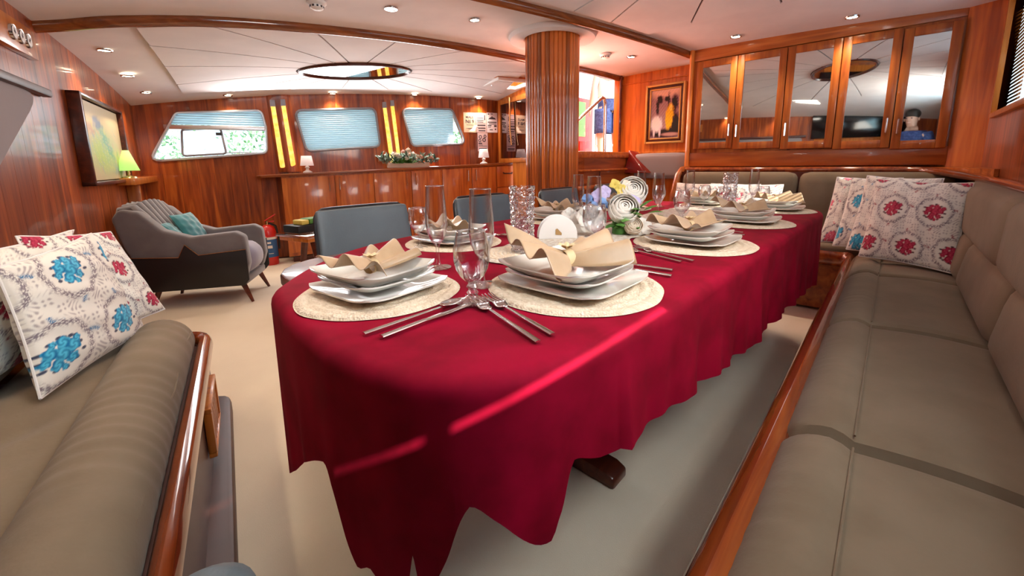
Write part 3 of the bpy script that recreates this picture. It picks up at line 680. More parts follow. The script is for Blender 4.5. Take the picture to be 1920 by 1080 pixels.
g = empty('gauge_board', frame=LWF, label='wooden board with three round white gauges high on the left wall', cat='gauge board')
b = B(); b.box(-.30, .18, -.045, -.012, 1.60, 1.74); b.make('board', 'gold', g, bev=.004)
for k, x in enumerate((-.10, -.02, .06)):
    b = B(); b.lathe([(.0001, .012), (.026, .008), (.033, .010), (.035, 0)], 24, Matrix.Translation((x, -.045, 1.668)) @ Matrix.Rotation(PI/2, 4, 'X')); d = b.make('gauge_rim', 'steel', g)
    b = B(); b.lathe([(.0001, .0105), (.027, .0105)], 24, Matrix.Translation((x, -.045, 1.668)) @ Matrix.Rotation(PI/2, 4, 'X')); b.make('dial', 'white', d, smooth=False)
    b = B(); b.box(-.002, .002, -.0575, -.057, -.004, .018, Matrix.Translation((x, 0, 1.668)) @ Matrix.Rotation(.6*k-.5, 4, 'Y')); b.make('needle', 'ink', d, smooth=False)
b = B(); b.prism(roundpoly([(.14, 1.43), (-.30, 1.16), (-.72, .90), (-1.5, .86), (-1.9, 1.0), (-1.9, 1.43)], .05), -.030, -.012, Matrix(((1, 0, 0, 0), (0, 0, 1, 0), (0, 1, 0, 0), (0, 0, 0, 1))))
tr = b.make('trim_5', 'greyfab', frame=LWF, smooth=False); struct(tr, 'grey padded niche panel with slanting edge in the left wall')
b = B(); b.lathe([(.0001, .03), (.11, .03), (.125, .015)], 32, Matrix.Translation((-1.15, -.02, 1.18)) @ Matrix.Rotation(PI/2, 4, 'X') @ Matrix.Diagonal((1, 1.5, 1, 1))); b.make('porthole', 'screen', tr)
b = B(); b.box(-1.95, .24, -.055, -.012, 1.43, 1.47); b.make('trim_6', 'dull', frame=LWF, bev=.008)['kind'] = 'structure'
# television on the left wall behind the left sofa (seen in the cabinet mirrors)
tv = empty('television', frame=LWF, label='large black wall-mounted television on a wooden shelf, reflected in the cabinet mirrors', cat='television')
b = B(); b.box(-3.35, -2.02, -.06, -.02, 1.40, 1.90); b.make('screen', 'screen', tv, bev=.006)
b = B(); b.box(-3.38, -2.07, -.02, -.012, 1.29, 1.93); b.make('back_board', 'gold', tv, bev=.004)
b = B(); b.box(-3.38, -2.07, -.14, -.012, 1.235, 1.26); b.make('shelf', 'gold', tv, bev=.004)

# corner shelf unit and green lamp
cs = empty('corner_shelf', frame=LWF, label='varnished corner shelf between the left wall and the port wall', cat='shelf')
b = B(); b.box(1.46, 2.62, -.13, -.012, .93, .985); b.make('top', 'gold', cs, bev=.006)
b = B(); b.box(1.80, 1.835, -.10, -.012, 0, .93); b.make('side_board', 'gold', cs, bev=.004)
gl = empty('green_lamp', frame=LWF @ Matrix.Translation((1.56, -.085, .985)), label='small lamp with lit green cone shade on the corner shelf behind the painting', cat='lamp')
b = B(); b.lathe([(.0001, 0), (.05, 0), (.045, .012), (.010, .02), (.010, .10), (.0001, .10)], 20); b.make('base', 'brass', gl)
b = B(); b.lathe([(.07, .06), (.018, .22)], 28); b.make('lamp_shade', 'greenshade', gl, solid=.004)

# ------------------------------------------------------------ sideboard (port wall)
SH = Matrix(((1, 0, 0, 0), (0, 1, 0, 0), (.033, 0, 1, 0), (0, 0, 0, 1)))
sb = empty('sideboard', frame=WWF, label='long varnished sideboard with doors and drawers under the port windows', cat='sideboard')
b = B(); b.box(.20, 3.12, -.315, -.012, .06, .945, SH); b.make('body', 'cabinet', sb, smooth=False)
b = B(); b.prism([(-.03, -.30), (.02, -.345), (3.14, -.345), (3.14, -.012), (-.03, -.012)], .945, .972, SH); b.make('worktop', 'woodX', sb, bev=.008)
b = B(); b.box(.24, 3.10, -.29, -.03, 0, .06); b.make('plinth', 'dark', sb, smooth=False)
ds = [(.205, .725, 1), (.735, 1.155, 0), (1.163, 1.60, 1), (1.61, 2.0, 0), (2.008, 2.405, 1), (2.415, 2.765, 0)]
for x0, x1, hr in ds:
    b = B(); b.box(x0, x1, -.335, -.315, .10, .93, SH); d = b.make('door', 'cabinet', sb, bev=.004)
    hx_ = x1-.05 if hr else x0+.05; zz = .033*hx_
    b = B(); b.tube([(hx_, -.335, .76+zz), (hx_, -.36, .765+zz), (hx_, -.36, .90+zz), (hx_, -.335, .905+zz)], .006, 6); b.make('handle', 'steel', d)
for z0_, z1_ in ((.10, .34), (.35, .64), (.65, .93)):
    b = B(); b.box(2.775, 3.11, -.335, -.315, z0_, z1_, SH); d = b.make('drawer', 'cabinet', sb, bev=.004)
    zz = z1_-.09+.033*2.94; b = B(); b.tube([(2.87, -.335, zz), (2.885, -.36, zz-.012), (2.995, -.36, zz-.012), (3.01, -.335, zz)], .009, 6); b.make('handle', 'dark', d)
def onsb(s, y): return WWF @ Matrix.Translation((s, y, .972+.033*s))
def tlamp(s, y, label, sc=1):
    e = empty('table_lamp', frame=onsb(s, y) @ Matrix.Scale(sc, 4), label=label, cat='lamp')
    b = B(); b.lathe([(.0001, 0), (.05, 0), (.052, .012), (.02, .03), (.016, .05), (.028, .065), (.014, .08), (.010, .11), (.0001, .11)], 20); b.make('base', 'white', e)
    b = B(); b.lathe([(.073, .085), (.055, .20)], 24); b.make('lamp_shade', 'shade', e, solid=.003)
tlamp(.47, -.16, 'small white table lamp on the sideboard beside the amber strips', .95)
tlamp(2.66, -.17, 'small white table lamp on the sideboard below the posters', 1.0)
# flower trough
def rose(b, c, r, rg_, n=3):
    c = Vector(c)
    for ring in range(n):
        k = 3+ring*2; rr = r*(.35+.65*ring/(n-1 if n > 1 else 1))
        for i in range(k):
            a = 2*PI*i/k+ring*.7; ca, sa = math.cos(a), math.sin(a); lean = .25+.6*ring/n
            def f(u, v, ca=ca, sa=sa, rr=rr, lean=lean, ring=ring):
                w_ = (u-.5)*1.5*rr*math.sin(PI*(v*.75+.15)); h = v*r*1.05*(1-.22*ring); o = rr*(.35+lean*v**1.5*.9)-.4*w_*w_/r
                return (c.x+ca*o-sa*w_, c.y+sa*o+ca*w_, c.z+h-r*.45)
            b.grid(5, 5, f)
def leaf(b, p, d, L_, W_, upv=(0, 0, 1)):
    p = Vector(p); d = Vector(d).normalized(); s = d.cross(Vector(upv)).normalized(); nrm = s.cross(d)
    def f(u, v): t = v; w_ = W_*math.sin(PI*min(1, t*.97+.02))*(u-.5); return tuple(p+d*(L_*t)+s*w_+nrm*(L_*.25*math.sin(PI*t)*.5-abs(w_)*.4))
    b.grid(3, 6, f)
ft = empty('flower_trough', frame=onsb(1.62, -.18) @ Matrix.Diagonal((1, 1, 1.35, 1)), label='wooden trough of white and pink roses with grey-green leaves on the sideboard', cat='flower arrangement')
b = B(); b.box(-.26, .26, -.05, .05, 0, .05); b.make('trough', 'cream', ft, bev=.008)
rg = random.Random(5)
for k in range(15):
    b = B(); rose(b, (-.27+.54*k/14+rg.uniform(-.01, .01), rg.uniform(-.07, .03), .085+rg.uniform(0, .085)*(1-abs(k-6)/9)), rg.uniform(.030, .042), rg, 3); b.make('rose', ['petal', 'cream', 'pink'][k % 3 if k > 4 else k % 2], ft)
b = B()
for k in range(190):
    x = rg.uniform(-.36, .36); a = rg.uniform(0, 2*PI); leaf(b, (x, rg.uniform(-.05, .05), .03+rg.uniform(0, .05)), (math.cos(a)+x*2, math.sin(a)*.6-.2, rg.uniform(.1, 1.2)), rg.uniform(.06, .11), .03)
b.make('leaves', 'greyleaf', ft)
b = B()
for k in range(40):
    x = rg.uniform(-.2, .05); a = rg.uniform(0, 2*PI); leaf(b, (x, -.05, .04), (math.cos(a), -.5, rg.uniform(.0, .7)), rg.uniform(.05, .08), .03)
b.make('bright_leaves', 'green', ft)
# posters
def text(t, parent, x, y, z, size, m='ink', ext=.0003, bold=0, sx=1):
    c = bpy.data.curves.new('lettering', 'FONT'); c.body = t; c.size = size; c.extrude = ext; c.offset = bold; c.align_x = 'CENTER'; c.align_y = 'CENTER'; c.resolution_u = 2
    o = bpy.data.objects.new('lettering', c); COL.objects.link(o); c.materials.append(M[m]); o.scale = (sx, 1, 1)
    bpy.context.view_layer.update(); me = bpy.data.meshes.new_from_object(o); bpy.data.objects.remove(o); o = bpy.data.objects.new('lettering', me); COL.objects.link(o); o.parent = parent; o.location = (x, y, z); o.rotation_euler = (PI/2, 0, 0); o.scale = (sx, 1, 1); o['kind'] = 'stuff'; return o
def poster(x0, x1, z0, z1, m, label):
    e = empty('poster', frame=WWF @ Matrix.Translation(((x0+x1)/2, -.014, (z0+z1)/2)), label=label, cat='poster')
    b = B(); b.box(-(x1-x0)/2+.003, (x1-x0)/2-.003, -.002, 0, -(z1-z0)/2, (z1-z0)/2); b.make('sheet', m, e, smooth=False); return e
def rules(e, rows, m='ink'):
    b = B()
    for x0, x1, z, h in rows: b.box(x0, x1, -.0028, -.0021, z-h/2, z+h/2)
    o = b.make('print', m, e, smooth=False); o['kind'] = 'stuff'
e = poster(2.44, 2.625, 1.49, 1.755, 'paperc', 'leftmost cream poster with large dark lettering beside the third port window')
text('· · · · ·', e, 0, -.003, .098, .03); text('MALE', e, 0, -.003, .068, .048, bold=.0012); text('Nil 9', e, 0, -.003, .012, .066, bold=.002, sx=.95)
rules(e, [(-.05, .05, -.032, .006), (-.055, .05, -.078, .004), (-.03, .035, -.086, .003)])
e = poster(2.625, 2.785, 1.492, 1.757, 'paperp', 'pink poster with dense print, second of the top row')
b_ = [(-.065, .062, .118, .006), (.044, .06, .07, .07), (-.065, .03, .062, .008), (-.065, .035, .032, .010), (-.06, .03, .008, .010), (-.065, .062, -.012, .006), (-.06, .062, -.035, .018), (-.065, .06, -.065, .006), (-.05, .062, -.078, .012), (-.045, .06, -.108, .014)]
rules(e, b_)
e = poster(2.785, 2.955, 1.495, 1.765, 'paperw', 'pale lilac poster with dark print, rightmost of the top row')
b = B(); b.prism([(-.06, .045), (-.03, .07), (-.01, .075), (0, .092), (.01, .075), (.04, .068), (.065, .045)], .0021, .0028, Matrix(((1, 0, 0, 0), (0, 0, -1, 0), (0, 1, 0, 0), (0, 0, 0, 1)))); b.make('emblem', 'ink', e, smooth=False)
rules(e, [(-.065, -.04, .115, .014), (-.02, .015, .118, .010), (-.065, .07, .005, .014), (-.05, .07, -.018, .010), (-.065, -.01, -.04, .014), (.03, .07, -.045, .026), (-.065, -.02, -.062, .008), (-.04, .01, -.098, .012), (.04, .06, -.09, .02)])
e = poster(2.64, 2.80, 1.235, 1.487, 'paperp', 'lower pink poster with round prints hanging under the other posters')
b = B()
for cx, cz, r in ((-.035, .07, .025), (.035, .08, .022), (.02, .03, .028), (-.045, .02, .022)): b.lathe([(r*.55, 0), (r, 0)], 16, Matrix.Translation((cx, -.0028, cz)) @ Matrix.Rotation(PI/2, 4, 'X'))
for x0, x1, z, h in [(-.065, -.01, -.018, .016), (-.065, .065, -.055, .006), (-.06, .0, -.04, .006), (-.06, .06, -.09, .014), (-.05, .055, -.108, .008)]: b.box(x0, x1, -.0028, -.0021, z-h/2, z+h/2)
b.make('print', 'ink', e, smooth=False)['kind'] = 'stuff'

# gilt oil painting on the fore wall (x = 4.6)
GF = Matrix.Translation((4.6, 0, 0)) @ Matrix.Rotation(-PI/2, 4, 'Z')   # local x = -Y, local -y = toward room (-X)
def paint_oil(U, V):
    n = nz2(U, V, 4, 3); n2 = nz2(U, V, 10, 4); n3 = nz2(U, V, 18, 5)
    c = np.ones(U.shape+(3,))*np.array((.30, .22, .24)); c = lerp(c, (.62, .46, .38), blob(U, V, .5, 1.0, .8, .22, 0, .5)); c = lerp(c, (.46, .36, .38), np.clip(n3*1.5, 0, 1)[..., None]*.6)
    for (cx, cy, rx, ry) in ((.25, .68, .06, .24), (.33, .8, .12, .1), (.62, .72, .05, .25), (.82, .70, .12, .22), (.55, .8, .1, .06)): c = lerp(c, (.045, .02, .05), blob(U+n2*.03, V, cx, cy, rx, ry, 0, .4)*.9)
    c = lerp(c, (.03, .015, .02), blob(U+n*.04, V, .85, .28, .25, .28, 0, .4)); c = lerp(c, (.04, .03, .05), blob(U, V, .5, .1, .7, .12, 0, .5))
    c = lerp(c, (.58, .62, .70), blob(U+n2*.03, V+n2*.02, .22, .30, .24, .20, 0, .35)); c = lerp(c, (.80, .80, .80), np.clip(n3-.1, 0, 1)[..., None]*blob(U, V, .2, .35, .2, .12, 0, .5)); c = lerp(c, (.55, .55, .62), blob(U, V, .14, .13, .05, .12, 0, .5)); c = lerp(c, (.55, .55, .62), blob(U, V, .34, .13, .05, .12, 0, .5))
    c = lerp(c, (.72, .48, .03), blob(U+n2*.03, V, .66, .44, .15, .30, -.15, .3)); c = lerp(c, (.80, .62, .20), blob(U+n2*.02, V, .70, .62, .07, .08, 0, .4)); c = lerp(c, (.35, .20, .02), np.clip(n3, 0, 1)[..., None]*blob(U, V, .66, .42, .16, .3, 0, .3)*.8)
    c = lerp(c, (.5, .35, .33), blob(U, V, .7, .08, .4, .05, 0, .5)*.8)
    return np.clip((c-.08)*1.7, .005, 1)
gp = empty('gilt_painting', frame=GF, label='oil painting of a yellow-robed figure with a white animal in a gilt frame', cat='painting')
x0, x1, z0_, z1_ = -2.125, -1.692, 1.25, 1.88
canvas('canvas', gp, x0+.055, x1-.055, -.02, z0_+.055, z1_-.055, paint_oil)
b = B()
def mould(b, x0, x1, z0, z1, y, ww_, d):
    b.box(x0, x0+ww_, y-d, y, z0, z1); b.box(x1-ww_, x1, y-d, y, z0, z1); b.box(x0+ww_, x1-ww_, y-d, y, z0, z0+ww_); b.box(x0+ww_, x1-ww_, y-d, y, z1-ww_, z1)
mould(b, x0, x1, z0_, z1_, 0, .022, .045); mould(b, x0+.045, x1-.045, z0_+.045, z1_-.045, 0, .014, .034); b.make('frame', 'gilt', gp, bev=.004)
b = B(); mould(b, x0+.022, x1-.022, z0_+.022, z1_-.022, 0, .024, .03); b.make('inner_moulding', 'dark', gp, bev=.003)

# ------------------------------------------------------------ corner sofa (starboard side)
sofa = empty('corner_sofa', (0, 0, 0), 0, 'long taupe corner sofa with varnished wooden base rail around the dining table', 'sofa')
b = B(); b.prism([(.12, .10), (3.50, .10), (3.50, 1.50), (4.38, 1.50), (4.38, -.40), (.12, -.40)], .02, .36); b.make('base', 'woodX', sofa, smooth=False)
def path_round(pts, r, n=6):
    out = [pts[0]]
    for i in range(1, len(pts)-1):
        p = Vector(pts[i]); a = (Vector(pts[i-1])-p).normalized(); c = (Vector(pts[i+1])-p).normalized()
        for t in range(n+1):
            u = t/n; out.append(tuple((p+a*r)*(1-u)**2+p*2*u*(1-u)+(p+c*r)*u*u))
    out.append(pts[-1]); return out
rp = path_round([(.12, .145, .395), (3.455, .145, .395), (3.455, 1.48, .395)], .08)
b = B(); b.tube(rp, .036, 12, sy=1.5, upv=(0, 0, 1)); b.make('rail', 'rail' if 'rail' in M else 'woodX', sofa)
def seatc(x0, x1, top=.475):
    b = B(); nx, ny = 26, 30
    def f(u, v):
        x = x0+(x1-x0)*u; ex = min(u, 1-u)*(x1-x0); s = 1-v   # v: 0 front .. 1 back
        if v < .34:
            a = v/.34; ang = PI*(.5+.0)*a; y = .135-.13*(1-math.cos(a*PI*.5)); z = top-.085+.095*math.sin(min(1, a*1.15)*PI*.5) if a < .87 else top+.010-.016*(a-.87)/.13
            z += .0025*math.sin(x*170+5*math.sin(x*13))*math.sin(PI*a)*(0.5+.5*math.sin(x*9+1))
        else:
            a = (v-.34)/.66; y = .005-.295*a; z = top-.006+.010*math.sin(PI*a)
        d = min(1, ex/.035); z -= .045*(1-math.sqrt(max(0, 1-(1-d)**2)))
        return (x, y, z)
    b.grid(nx*2, ny, f)
    b.add([f(0, j/(ny-1)) for j in range(ny)]+[(x0, .135, .38), (x0, -.29, .38)], [tuple(range(ny))+(ny+1, ny)])
    b.add([f(1, j/(ny-1)) for j in range(ny)]+[(x1, .135, .38), (x1, -.29, .38)], [tuple(range(ny-1, -1, -1))+(ny, ny+1)])
    b.add([f(i/(nx-1), 0) for i in range(nx)]+[(x0+(x1-x0)*i/(nx-1), .135, .36) for i in range(nx)], [(i, i+1, nx+i+1, nx+i) for i in range(nx-1)])
    o = b.make('seat_cushion', 'sofa', sofa)
    b = B(); b.tube([(x0+.02+(x1-x0-.04)*i/20, .004, top-.001) for i in range(21)], .0022, 6); b.make('seam', 'sofa', o)
    return o
for x0, x1 in ((.13, 1.035), (1.045, 1.875), (1.885, 2.74), (2.75, 3.42)): seatc(x0, x1)
for y0, y1 in ((-.29, .40), (.41, 1.0), (1.01, 1.47)):
    b = B(); cushion(b, 3.44, 3.92, y0, y1, .37, .478, .3, crown=.01); b.make('seat_cushion', 'sofa', sofa)
def leanbox(b, x0, x1, y0, y1, z0, z1, lean, ax='y', **k):
    q = B(); cushion(q, x0, x1, y0, y1, z0, z1, .42, crown=0, n=12)
    for (x, y, z) in q.v:
        t = (z-z0)/(z1-z0)
        if ax == 'y': y -= lean*t
        else: x += lean*t
        b.v.append((x, y, z))
    b.f += q.f
for x0, x1 in ((.13, .93), (.94, 1.84), (1.85, 2.72), (2.73, 3.5)):
    b = B(); leanbox(b, x0, x1, -.385, -.245, .465, .70, .035); b.make('lumbar_cushion', 'sofa', sofa)
for x0, x1 in ((.13, .5), (.51, 2.1), (2.11, 3.55)):
    b = B(); leanbox(b, x0, x1, -.40, -.275, .66, .915, .01); b.make('back_cushion', 'sofa', sofa)
for y0, y1 in ((-.32, .545), (.555, 1.45)):
    b = B(); leanbox(b, 3.84, 3.99, y0, y1, .465, .955, .08, 'x'); b.make('back_cushion', 'sofa', sofa)
b = B(); b.box(3.98, 4.40, -.41, 1.50, .36, .955); b.box(.12, 3.98, -.415, -.395, .36, .90); b.make('back_board', 'dark', sofa, smooth=False)
lp = path_round([(4.075, 1.50, .972), (4.075, -.18, .968), (3.45, -.395, .925), (2.2, -.395, .915), (.12, -.395, .915)], .22, 8)
b = B(); b.tube(lp, .030, 12, sy=.8, upv=(0, 0, 1)); b.make('ledge', 'rail', sofa)
b = B(); b.prism([(4.07, 1.50), (4.07, -.18), (3.9, -.26), (3.42, -.40), (3.42, -.418), (4.05, -.418), (4.195, -.26), (4.195, 1.50)], .945, .985); b.make('ledge_top', 'woodY', sofa, smooth=False)
b = B(); q = path_round([(3.99, 1.52, .36), (3.99, 1.52, .93), (4.40, 1.52, .99)], .05); b.tube([(3.80, 1.495, .48), (3.86, 1.495, .75), (3.95, 1.495, .92), (4.05, 1.495, .975), (4.35, 1.495, .985)], .028, 10); b.prism([(3.5, .02), (3.5, .44), (3.80, .48), (3.88, .80), (3.97, .93), (4.38, .97), (4.38, .02)], -1.515, -1.48, Matrix(((1, 0, 0, 0), (0, 0, -1, 0), (0, 1, 0, 0), (0, 0, 0, 1)))); b.make('end_panel', 'woodX', sofa)

# ------------------------------------------------------------ left sofa (local frame of the left wall: x along, room at -y)
ls = empty('left_sofa', frame=LWF, label='taupe sofa with varnished wooden rail along the left wall', cat='sofa')
T0, T1 = -2.75, -1.0
b = B()
b.prism(roundpoly([(T0, -.02), (T1, -.02), (T1, -.655), (T0, -.665)], .05), .06, .37); b.make('base', 'panel', ls, smooth=False)
b = B(); b.prism(roundpoly([(T0, -.02), (T1+.14, -.02), (T1+.14, -.70), (T0, -.745)], .08), .0, .075); b.make('plinth', 'dull', ls, bev=.015)
q = path_round([(T0, -.660, .385), (T1+.02, -.655, .385), (T1+.02, -.05, .385)], .10, 8)
b = B(); b.tube(q, .024, 12, sy=1.5, upv=(0, 0, 1)); b.make('rail', 'rail', ls)
b = B()
def lroll(u, v):
    x = -2.72+1.70*u; a = v
    th = -.25*PI+1.2*PI*a; r = .100
    d = min(1, min(u, 1-u)*1.70/.06); e_ = math.sqrt(max(0, 1-(1-d)**2))
    rr = r*(.55+.45*e_); wr = 1+.018*math.sin(x*95+6*math.sin(x*7)+2*math.sin(a*5))*math.sin(PI*a)*(1 if x > -2.0 else .35)
    y = -.525-math.cos(th)*rr*wr-.018*(x+1)*-.3; z = .415+math.sin(th)*rr*.95*wr
    return (x, y, z)
b.grid(170, 22, lroll); b.make('front_roll', 'sofa', ls)
b = B(); b.tube([(-2.7+1.6*t/20, -.615-.006*math.sin(t), .452) for t in range(21)], .0025, 6); b.make('seam', 'sofa', ls)
b = B(); b.grid(90, 16, lambda u, v: (-2.72+1.70*u, -.47+.27*v, .462+.006*math.sin(u*23+v*4)*math.sin(PI*v)+.004*math.sin(u*60+v*9)*math.sin(PI*v)-.02*(abs(2*v-1)**6)-.04*max(0, (u-.97)/.03)**2)); b.make('seat_cushion', 'sofa', ls)
for x0, x1 in ((-2.7, -1.92), (-1.91, -1.12)):
    b = B(); q_ = B(); cushion(q_, x0, x1, -.235, -.06, .45, .76, .42, crown=0)
    b.v = [(x, y+.10*(z-.45)/.31*0.6, z) for x, y, z in q_.v]; b.f = q_.f; b.make('back_cushion', 'sofa', ls)
b = B(); q = [(-2.75, -.055, .775), (-1.7, -.055, .80), (-1.35, -.06, .80), (-1.15, -.09, .775), (-1.0, -.17, .72), (-.92, -.27, .655), (-.90, -.33, .60), (-.905, -.365, .545)]
P_ = []
for i in range(len(q)-1):
    for t in range(5):
        u = t/5; p0 = Vector(q[max(i-1, 0)]); p1 = Vector(q[i]); p2 = Vector(q[i+1]); p3 = Vector(q[min(i+2, len(q)-1)])
        P_.append(tuple(.5*((2*p1)+(p2-p0)*u+(2*p0-5*p1+4*p2-p3)*u*u+(3*p1-p0-3*p2+p3)*u**3)))
P_.append(q[-1]); b.tube(P_, .034, 12, sy=1.0, upv=(0, 0, 1)); b.sph((-.905, -.37, .54), .042, 8); b.make('top_rail', 'rail', ls)
b = B(); pp = [(y, z) for x, y, z in P_ if x > -1.3]; poly = [(-.02, .05), (-.02, .78)]+[(y, z) for y, z in pp]+[(-.37, .40), (-.60, .38), (-.60, .05)]
b.prism([(y, z) for y, z in poly], -1.02, -.97, Matrix(((0, 0, 1, 0), (1, 0, 0, 0), (0, 1, 0, 0), (0, 0, 0, 1)))); b.make('end_panel', 'woodX', ls, smooth=False)
vn = B()
for x0, x1, z0_, z1_ in ((-1.47, -1.20, .30, .315), (-1.47, -1.20, .15, .165), (-1.47, -1.455, .165, .30), (-1.215, -1.20, .165, .30)): vn.box(x0, x1, -.682, -.660, z0_, z1_)
v_ = vn.make('vent_frame', 'gold', ls, bev=.003)
for k in range(7): b = B(); b.box(-1.447+k*.033, -1.430+k*.033, -.678, -.66, .165, .30); b.make('vent_slat', 'gold', v_, smooth=False)
b = B(); b.box(-1.455, -1.215, -.668, -.664, .165, .30); b.make('vent_dark', 'pipe', v_, smooth=False)

# ------------------------------------------------------------ patterned cushions
def floral(U, V, pal, seed=0, s=2.15, ox=.0, oy=.0):
    """printed cotton: rings of grey scrolls around bouquets, with curved sprigs between"""
    x = U*s+ox; y = V*s+oy; base = np.ones(U.shape+(3,))*np.array((.80, .78, .72))
    n = nz2(U, V, 30, seed+1); n2 = nz2(U, V, 46, seed+2)
    row = np.floor(y); xx = x+.5*(row % 2); cx = xx-np.floor(xx)-.5; cy = y-row-.5; r = np.sqrt(cx*cx+cy*cy); an = np.arctan2(cy, cx)
    g = np.array((.17, .13, .17))
    ring = np.exp(-((r-.385-.012*np.sin(an*9))/.040)**2)
    scr = np.clip(np.sin(an*34+np.sin(r*90)*1.3+n*2)*np.cos(r*150+an*6)+.55+n2*.5, 0, 1)
    base = lerp(base, g, (np.clip(ring*scr*1.5, 0, .9))[..., None])
    fill = np.clip((r-.44)/.04, 0, 1)*np.clip(np.sin(x*52+3*np.sin(y*21))*np.sin(y*47+3*np.sin(x*19))-.1, 0, .75); base = lerp(base, g, fill[..., None]*.8)
    # bouquet
    lf = pal[2]
    for k in range(13):
        a = k*.55+seed; rr = .235+.035*math.sin(k*3.1); px, py = rr*math.cos(a), rr*math.sin(a)*.85; d = np.sqrt(((cx-px)/.042)**2+((cy-py)/.026)**2); base = lerp(base, lf, np.clip((1-d)*3, 0, 1)[..., None])
    for px, py, R_ in ((0, -.01, .105), (-.125, .06, .085), (.13, .04, .09), (.03, .13, .08), (-.06, -.12, .08), (.10, -.11, .07), (-.175, -.04, .06), (.19, .11, .055), (-.08, .15, .05), (.02, -.19, .045)):
        dx, dy = cx-px, cy-py; rr = np.sqrt(dx*dx+dy*dy); aa = np.arctan2(dy, dx); edge = R_*(1+.12*np.sin(aa*5+px*40)); msk = np.clip((edge-rr)/.010, 0, 1)
        sh = np.clip(.75-.55*rr/R_+.35*np.sin(rr/R_*8+aa*2+n*.6), 0, 1); colr = np.array(pal[0])*(1-sh[..., None])+np.array(pal[1])*sh[..., None]; base = base*(1-msk[..., None])+colr*msk[..., None]
    # sprigs between the rings
    for (sx, sy, ph, sg) in ((.5, .5, .3, 1), (0, .5, 2.0, -1), (.5, 0.0, 3.6, 1)):
        qx = np.mod(xx-.5+sx, 1)-.5; qy = np.mod(y-.5+sy, 1)-.5; rr = np.sqrt((qx-.08*sg)**2+qy**2); aa = np.arctan2(qy, qx-.08*sg)
        m_ = np.exp(-((rr-.115)/.024)**2)*(np.cos(aa-ph) > .1); dots = np.clip(np.sin(aa*26)*np.sin(rr*190)+.7, 0, 1); keep = (r > .42); base = lerp(base, pal[0], np.clip(m_*dots*keep*1.3, 0, .95)[..., None])
    return np.clip(base, 0, 1)
BLUE = ((.005, .16, .38), (.10, .58, .80), (.06, .07, .12)); RED = ((.26, .006, .035), (.62, .06, .13), (.09, .05, .06)); PINK = ((.62, .05, .12), (.80, .25, .32), (.2, .1, .2))
def pillow(name, bl, br, tl, pal, label, cat='cushion', group=None, thick=.055, n=96, seed=0, ox=0, oy=0, s=2.15, material='vc', tr=None):
    """square soft cushion between its corners in the world: bottom left, bottom right, top left (top right)"""
    bl, br, tl = Vector(bl), Vector(br), Vector(tl); tr = Vector(tr) if tr else tl+br-bl
    org = (bl+br+tl+tr)/4; nr = ((br-bl)+(tr-tl)).cross((tl-bl)+(tr-br)).normalized(); A = [p-org for p in (bl, br, tl, tr)]
    def at(x, z, t):
        u, v = (x+1)/2, (z+1)/2; p = A[0]*(1-u)*(1-v)+A[1]*u*(1-v)+A[2]*(1-u)*v+A[3]*u*v; return tuple(p-nr*t)
    def pin(x, z): return x*(1-.05*math.cos(z*PI/2)*abs(x)**2), z*(1-.05*math.cos(x*PI/2)*abs(z)**2)
    b = B(); u = np.linspace(0, 1, n); U, V = np.meshgrid(u, u, indexing='ij'); C_ = floral(U, V, pal, seed, s, ox, oy) if pal else None
    for side in (-1, 1):
        def f(a, c, side=side):
            x, z = 2*a-1, 2*c-1; k = max(0, (1-x**2))*max(0, (1-z**2)); t = thick*k**.42
            cr = .005*math.sin(x*9+z*7+seed)*math.sin(z*6-x*4)*k**.3; px, pz = pin(x, z); return at(px, pz, side*(t+(cr if t > .01 else 0)))
        b.grid(n, n, f)
    cols = None
    if pal is not None:
        c4 = np.concatenate([C_.reshape(-1, 3), np.ones((n*n, 1))], 1); cols = np.concatenate([c4, c4])
    o = b.make(name, material, cols=cols); o.location = org; tag(o, label, cat, group)
    b = B(); e_ = []
    for i in range(4*24):
        s_, t = divmod(i, 24); t = t/24*2-1; x, z = [(t, -1), (1, t), (-t, 1), (-1, -t)][s_]; e_.append(at(*pin(x, z), 0))
    e_.append(e_[0]); b.tube(e_, .0035, 6, caps=False); b.make('edge_seam', 'whitecloth' if pal is not None else material, o)
    return o
pillow('cushion', (-.10, 1.558, .475), (.148, 1.947, .475), (-.134, 1.68, .806), BLUE, 'white cushion with bright blue roses leaning at the front of the left sofa', seed=1, ox=.27, oy=.10, n=160, s=1.72, tr=(.058, 1.97, .842))
pillow('cushion', (-.03, 1.81, .50), (.212, 1.965, .535), (-.10, 1.92, .86), RED, 'white cushion with red roses between the blue-rose cushion and the sofa end', seed=2, ox=.25, oy=.1, n=130, s=2.5, tr=(.108, 2.028, .835))
pillow('cushion', (-.24, 1.60, .50), (-.10, 1.90, .50), (-.20, 1.78, .835), RED, 'cream and red printed cushion at the back of the left sofa', seed=3, ox=.4, oy=.4, n=90, s=2.0, tr=(.02, 2.06, .85))
# right-hand group in the sofa corner
pillow('cushion', (3.08, .10, .495), (2.91, -.275, .485), (3.29, .07, .93), RED, 'large white cushion with crimson flowers in front of the cushion pile in the sofa corner', seed=4, ox=.3, oy=.1, n=120, s=2.3)
